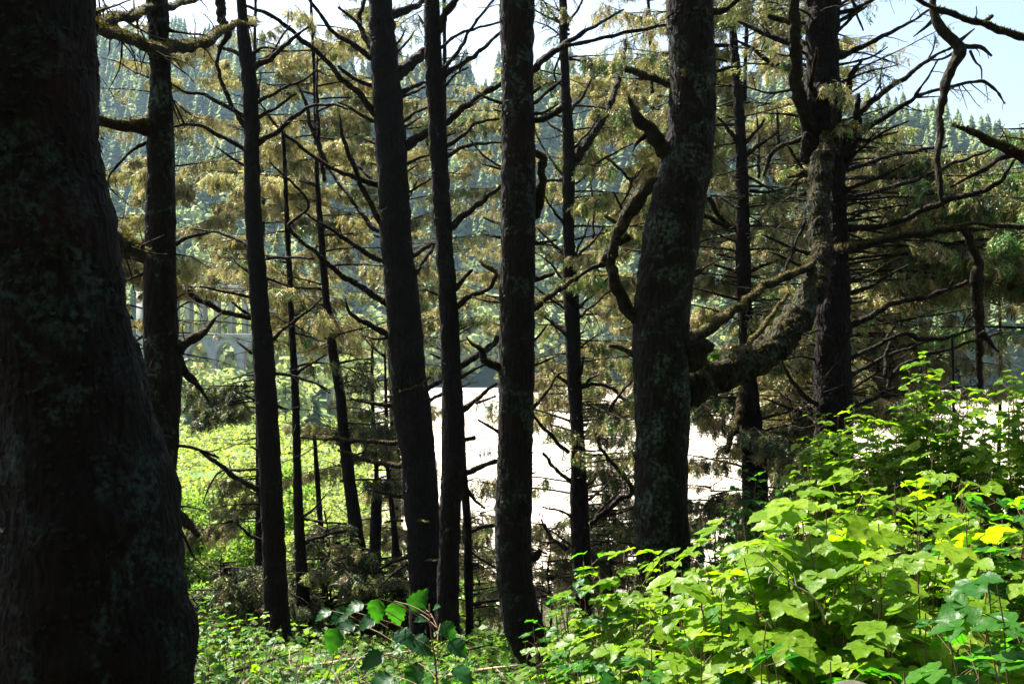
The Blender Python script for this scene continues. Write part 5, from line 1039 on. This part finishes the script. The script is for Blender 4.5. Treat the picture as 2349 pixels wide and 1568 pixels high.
# thimbleberry by the viewer: broad single leaves, shade put into their dark colour, placed one by one
tb = thing('thimbleberry_plant', 'plant with broad bluish-green leaves darkened for shade, on a thin reddish stem', 'plant', tuple(P(1003, 1960, 3.2)))
tv, tf = leaflet(577, .42, 6, .22, .45, .12)
th_mesh = mesh('leaf', tv, [tf], np.tile([.020, .080, .026], (len(tv), 1)), M_LEAF)
sa = Acc(); stem = [P(1004, 1980, 3.2), P(1006, 1700, 3.2), P(1000, 1530, 3.2), P(988, 1450, 3.2), P(985, 1385, 3.2)]
tube(sa, catmull(stem, 14), np.linspace(.006, .002, 14), 6, (.5, .5, .5))
from mathutils import Matrix
for (x, y, s_, ang, tilt) in [(945, 1400, .105, 30, .9), (868, 1372, .095, 190, .9), (905, 1378, .10, 170, .85), (835, 1385, .085, -80, .4), (800, 1400, .085, -100, .4), (775, 1440, .10, 200, .75), (815, 1432, .09, -70, .4), (760, 1400, .07, -75, .3), (862, 1418, .08, -90, .4), (905, 1450, .10, 75, .3), (940, 1465, .11, 85, .3),
                              (1010, 1430, .09, 120, .5), (975, 1420, .05, -30, .4), (995, 1395, .035, 20, .5), (978, 1398, .035, -40, .5), (1030, 1470, .09, 110, .4), (880, 1500, .10, -80, .3), (960, 1520, .12, 200, .4), (1040, 1530, .11, 100, .3), (900, 1550, .12, -90, .3)]:
    p = P(x, y, 3.2 + .12 * rs.randn()); a = R(ang); d = np.array([math.sin(a), -.25, math.cos(a)]) * tilt + np.array([math.sin(a) * .5, -.5, -.25]) * (1 - tilt)
    n_ = norm(np.array([rs.randn() * .15, -.75 * tilt - .25, 1 - tilt * .6])); Mx = frames(d[None], n_[None])[0] * s_; lo = link('leaf', th_mesh, tb)
    m4 = np.eye(4); m4[:3, :3] = Mx * .78; m4[:3, 3] = p - np.array(tb.location); lo.matrix_basis = Matrix(m4.tolist())
    j = P(min(1003, x + 90) if x < 1003 else 1003, y + 40, 3.2); tube(sa, catmull([j, (j + p) / 2 + [0, 0, .01], p], 6), [.0018] * 6, 4, (.5, .5, .5), 0, cap=False)
sa.build('stem', M_STEM, tb)

# low green undergrowth between the trunks, bush by bush
UG = [(500, 1440, 7.6, .55), (560, 1400, 9.5, .6), (470, 1500, 6.2, .5), (640, 1500, 7.8, .6), (740, 1480, 9.0, .6), (850, 1460, 10.0, .7), (820, 1530, 6.6, .5), (930, 1470, 8.6, .6), (1030, 1455, 9.6, .6), (1100, 1440, 10.5, .4), (1010, 1500, 7.2, .55), (1060, 1510, 7.6, .6), (1050, 1550, 6.0, .4), (720, 1560, 5.6, .45), (560, 1540, 5.8, .45), (900, 1560, 5.4, .45), (1080, 1570, 5.2, .45), (450, 1350, 12, .7), (1400, 1500, 5.0, .35)]
SZ_LOW = .062
UL = ['by the swollen foot of the huge trunk', 'in the sun between the huge trunk and the dry twigs', 'at the bottom beside the huge trunk', 'among the dry twigs in front of the straight dark spruce', 'beneath the dark-coloured broad-leaved plant', 'in shade at the foot of the bent trunk', 'directly under the broad bluish leaves', 'in front of the broader middle trunk', 'at the foot of the slimmer middle trunk',
      'in the sun between the slimmer middle trunk and the flaky one', 'under the reddish stem of the broad-leaved plant', 'just beside the curving foot of the flaky trunk', 'at the bottom edge against the curving trunk foot', 'at the bottom edge below the dry twigs', 'at the bottom edge near the huge trunk with yellow-tinged leaves', 'at the bottom edge in the middle', 'at the bottom edge before the curving foot', 'high in the gap beside the huge trunk', 'behind the curving foot, under the salmonberry']
for (x, yt, D, rd), u in zip(UG, UL):
    shrub('low leafy bush ' + u, x, yt, D, rd, int(30 + 26 * rd), SZ_LOW, .3 + .4 * rs.rand(), 60, True, 'low_bush', 'low bushes between the trunks', step=.04, cols=(np.array([.035, .12, .02]), np.array([.13, .22, .02])), flat=.8)

# leafy cover that nobody could count: one clump mass over the slope and one over the meadow
def leafmass(name, n, fn, mat, szf, cols, upn=.5):
    Pp = []; Sz = []
    while len(Pp) < n:
        r_ = fn()
        if r_ is not None: Pp.append(r_); Sz.append(szf(r_))
    Pp = np.array(Pp); Sz = np.array(Sz); N_ = len(Pp); d = rs.randn(N_, 3) * [1, 1, .5]; nn = norm(np.array([-.2, -.1, 1.]) + rs.randn(N_, 3) * upn)
    Mx = frames(d, nn) * (Sz * (.5 + rs.rand(N_)))[:, None, None]; w = rs.rand(N_)[:, None]; C = (cols[0] * (1 - w) + cols[1] * w) * (.7 + .6 * rs.rand(N_, 1))
    a = Acc(); inst(a, np.array([(0, 0, 0), (-.38, .45, .08), (0, 1, -.12), (.38, .45, .08)]), [np.array([(0, 1, 2, 3)])], Mx, Pp, C)
    return a.build(name, mat, None, 'stuff')
def cover():
    D = 4.5 + 62 * rs.rand() ** 2.0; px = -200 + 2700 * rs.rand(); X = (px - 1174.5) / F * D; k = mnoise.noise(Vector((X * .9, D * .9, 2)))
    if k < -.25 and rs.rand() < .8: return None
    return (X, D, ground(X, D) + rs.rand() ** 1.3 * (.12 + .35 * max(0, k + .3)) * (1 + D * .02))
leafmass('undergrowth', 60000, cover, M_BUSH, lambda p: .050 + .0022 * p[1], (np.array([.028, .085, .018]), np.array([.13, .21, .03])))
def thick():
    u = rs.rand(); D = 24 * (230 / 24) ** u; px = 180 + 760 * rs.rand(); X = (px - 1174.5) / F * D
    sc = 1.2 + D * .035; k = mnoise.noise(Vector((X / sc, D / sc, 7))); k2 = mnoise.noise(Vector((X / sc * 3, D / sc * 3, 1)))
    hh = (1.9 if D < 75 else 1.2) * max(0.1, .55 + 1.0 * k + .3 * k2) * sstep(960, 820, px) if px > 820 else (1.9 if D < 75 else 1.2) * max(.1, .55 + 1.0 * k + .3 * k2)
    return (X, D, ground(X, D) + hh * (1 - .45 * rs.rand() ** 2) - .1)
leafmass('meadow_thicket', 100000, thick, M_BUSH, lambda p: .06 + .0036 * p[1], (np.array([.12, .17, .05]), np.array([.30, .34, .14])), .8)

# taller bright bushes that stand out of the thicket
def leafbush(label, x, yt, D, rpx, n=2200, cols=(np.array([.07, .17, .03]), np.array([.20, .29, .06])), name='willow_bush', group='bright bushes below the trunks'):
    c0 = P(x, yt, D); gz = ground(c0[0], c0[1]); H = max(.6, c0[2] - gz); rad = rpx / F * D
    t = thing(name, label, 'bush', (float(c0[0]), float(c0[1]), float(gz)), group)
    lob = [(np.array([c0[0], c0[1], gz + H * .5]) + rs.randn(3) * [rad * .5, rad * .5, H * .22], rad * (.35 + .3 * rs.rand())) for _ in range(9)]
    Pp = []
    for i in range(n):
        c_, r_ = lob[rs.randint(9)]; Pp.append(c_ + norm(rs.randn(3)) * r_ * (.75 + .3 * rs.rand()))
    Pp = np.array(Pp); Pp[:, 2] = np.minimum(Pp[:, 2], c0[2] + .1 * rs.rand(n)); N_ = n; s_ = .05 + .0022 * D
    Mx = frames(rs.randn(N_, 3), norm(np.array([-.2, -.1, 1.]) + rs.randn(N_, 3) * .7)) * (s_ * (.6 + .8 * rs.rand(N_)))[:, None, None]; w = rs.rand(N_)[:, None]
    a = Acc(); inst(a, np.array([(0, 0, 0), (-.3, .45, .08), (0, 1, -.12), (.3, .45, .08)]), [np.array([(0, 1, 2, 3)])], Mx, Pp, (cols[0] * (1 - w) + cols[1] * w) * (.7 + .6 * rs.rand(N_, 1)))
    a.build('foliage', M_BUSH, t, 'stuff')
    for k in range(4):
        b = np.array([c0[0], c0[1], gz]) + rs.randn(3) * [.15, .15, 0]; e = lob[k][0]; a = Acc(); tube(a, catmull([b, (b + e) / 2 + rs.randn(3) * .1, e], 8), np.linspace(.03, .008, 8), 6); a.build('stem', M_TWIG, t)
LB = [('rounded sunlit bush beside the huge trunk below the drooping mossy spur', 470, 1130, 26, 70), ('bright bush next to the straight dark trunk, under the brown low spruce', 560, 1160, 24, 60), ('pale bush low beside the broken stub of the slender spruce', 450, 1230, 20, 55), ('bright bush half in shade against the straight dark trunk', 545, 1270, 18, 50),
      ('sunlit bush showing between the thin dark spruce and the dead pole', 700, 1120, 30, 60), ('sunlit bush showing between the dead pole and the bent trunk', 765, 1180, 27, 50), ('bright bush behind the tall broken stump', 880, 1170, 29, 60), ('bright bush between the straight and the thin dark trunks', 655, 1060, 36, 50), ('bush above the undergrowth at the swollen foot of the huge trunk', 455, 1330, 14, 45), ('bush catching the sun between the middle trunks and the flaky one', 1100, 1300, 24, 60)]
for lb, x, y, D, rp in LB: leafbush(lb, x, y, D, rp)

# fern on the mossy limb
fe = thing('fern', 'small bright green fern growing out of the mossy limb by the massive trunk', 'fern', tuple(fern_at))
for k, (dx, dz) in enumerate([(-.14, .02), (-.10, .07), (-.04, .11), (.03, .13), (.08, .11), (.13, .06), (.05, .05)]):
    a = Acc(); o = np.array(fern_at); e = o + [dx, -.03 * (k % 3), dz]; cpt = catmull([o, (o + e) / 2 + [0, 0, .03], e], 9); tube(a, cpt, np.linspace(.0018, .0008, 9), 3, (.08, .2, .03), 0, cap=False)
    pos, dd_, nn, ss_ = [], [], [], []
    T = norm(np.gradient(cpt, axis=0))
    for i in range(1, 9):
        for sg in (-1, 1):
            sd = norm(np.cross(T[i], [0, 1, .3])) * sg; pos.append(cpt[i]); dd_.append(norm(sd + T[i] * .4)); nn.append(norm(np.cross(T[i], sd) * sg + rs.randn(3) * .2)); ss_.append(.035 * (1.1 - i / 9))
    inst(a, np.array([(0, 0, 0), (-.18, .4, .05), (0, 1, -.1), (.18, .4, .05)]), [np.array([(0, 1, 2, 3)])], frames(np.array(dd_), np.array(nn)) * np.array(ss_)[:, None, None], np.array(pos), np.tile([.08, .20, .03], (len(pos), 1)))
    a.build('frond', M_LEAF, fe)

# dry bare twigs at the foot of the straight dark spruce
for k, (x, y, D, lb) in enumerate([(690, 1545, 5.4, 'pale leafless dead bramble with crooked twigs in front of the straight dark spruce'), (610, 1560, 5.0, 'small pale dead twigs sticking up near the bottom edge'), (780, 1535, 5.8, 'thin pale dead twigs under the broad-leaved plant'), (1590, 1500, 4.6, 'tan dead twigs lit at the curving trunk foot'), (1990, 1330, 3.6, 'bare pale canes crossing inside the salmonberry thicket')]):
    c0 = P(x, y, D); t = thing('dead_bramble', lb, 'dead twigs', tuple(c0), 'dead twigs in the undergrowth')
    for j in range(7):
        a = Acc(); d = norm(np.array([rs.randn() * .9, rs.randn() * .5, .8])); p = c0 + rs.randn(3) * [.15, .1, .02] - [0, 0, .15]; pp = [p.copy()]
        for s_ in range(8): d = norm(d + rs.randn(3) * .28); p = p + d * .05; pp.append(p.copy())
        rr = np.linspace(.0045, .0015, 9); tube(a, pp, rr, 5); twigs(a, np.column_stack([pp, rr]), 9, .18, .0012); a.build('twig', M_DRY, t)

for k, (x, y, D, ln, an, lb) in enumerate([(560, 1500, 7.5, .9, .5, 'fallen branch lying under the low bushes near the huge trunk'), (820, 1500, 8.5, 1.1, -.4, 'fallen branch lying behind the broad-leaved plant'), (1010, 1480, 9.2, 1.0, .2, 'fallen branch across the feet of the two middle trunks'), (1110, 1500, 8.0, .8, -.7, 'fallen stick leaning by the curving trunk foot')]):
    c0 = P(x, y, D); c0[2] = ground(c0[0], c0[1]) + .22; t = thing('fallen_branch', lb, 'fallen branch', tuple(c0), 'fallen branches on the slope')
    d = np.array([math.cos(an), math.sin(an) * .6, .12]); pp = catmull([c0 - d * ln / 2, c0 + [0, 0, .06], c0 + d * ln / 2 + [0, 0, .1]], 16); a = Acc(); rr = np.linspace(.022, .007, 16); tube(a, pp, rr, 8, (.3, .5, 0), .004, 14); twigs(a, np.column_stack([pp, rr]), 8, .3); a.build('stick', M_DRY if k % 2 else M_TWIG, t, smooth=True)

# boulder in the bottom corner
bv = bpy.data.meshes.new('boulder'); import bmesh
bm = bmesh.new(); bmesh.ops.create_icosphere(bm, subdivisions=5, radius=1)
for v in bm.verts:
    n_ = mnoise.noise(v.co * 1.6) * .22 + mnoise.noise(v.co * 5) * .06 + mnoise.noise(v.co * 16) * .018
    v.co *= 1 + n_; v.co.x *= .22; v.co.y *= .18; v.co.z *= .16
for f in bm.faces: f.smooth = True
bm.to_mesh(bv); bm.free(); bv.materials.append(M_ROCKW)
bo = link('boulder', bv, loc=tuple(P(1990, 1815, 1.5))); bo['label'] = 'weathered grey-brown boulder with lichen peeking up at the bottom edge below the bushes'; bo['category'] = 'boulder'
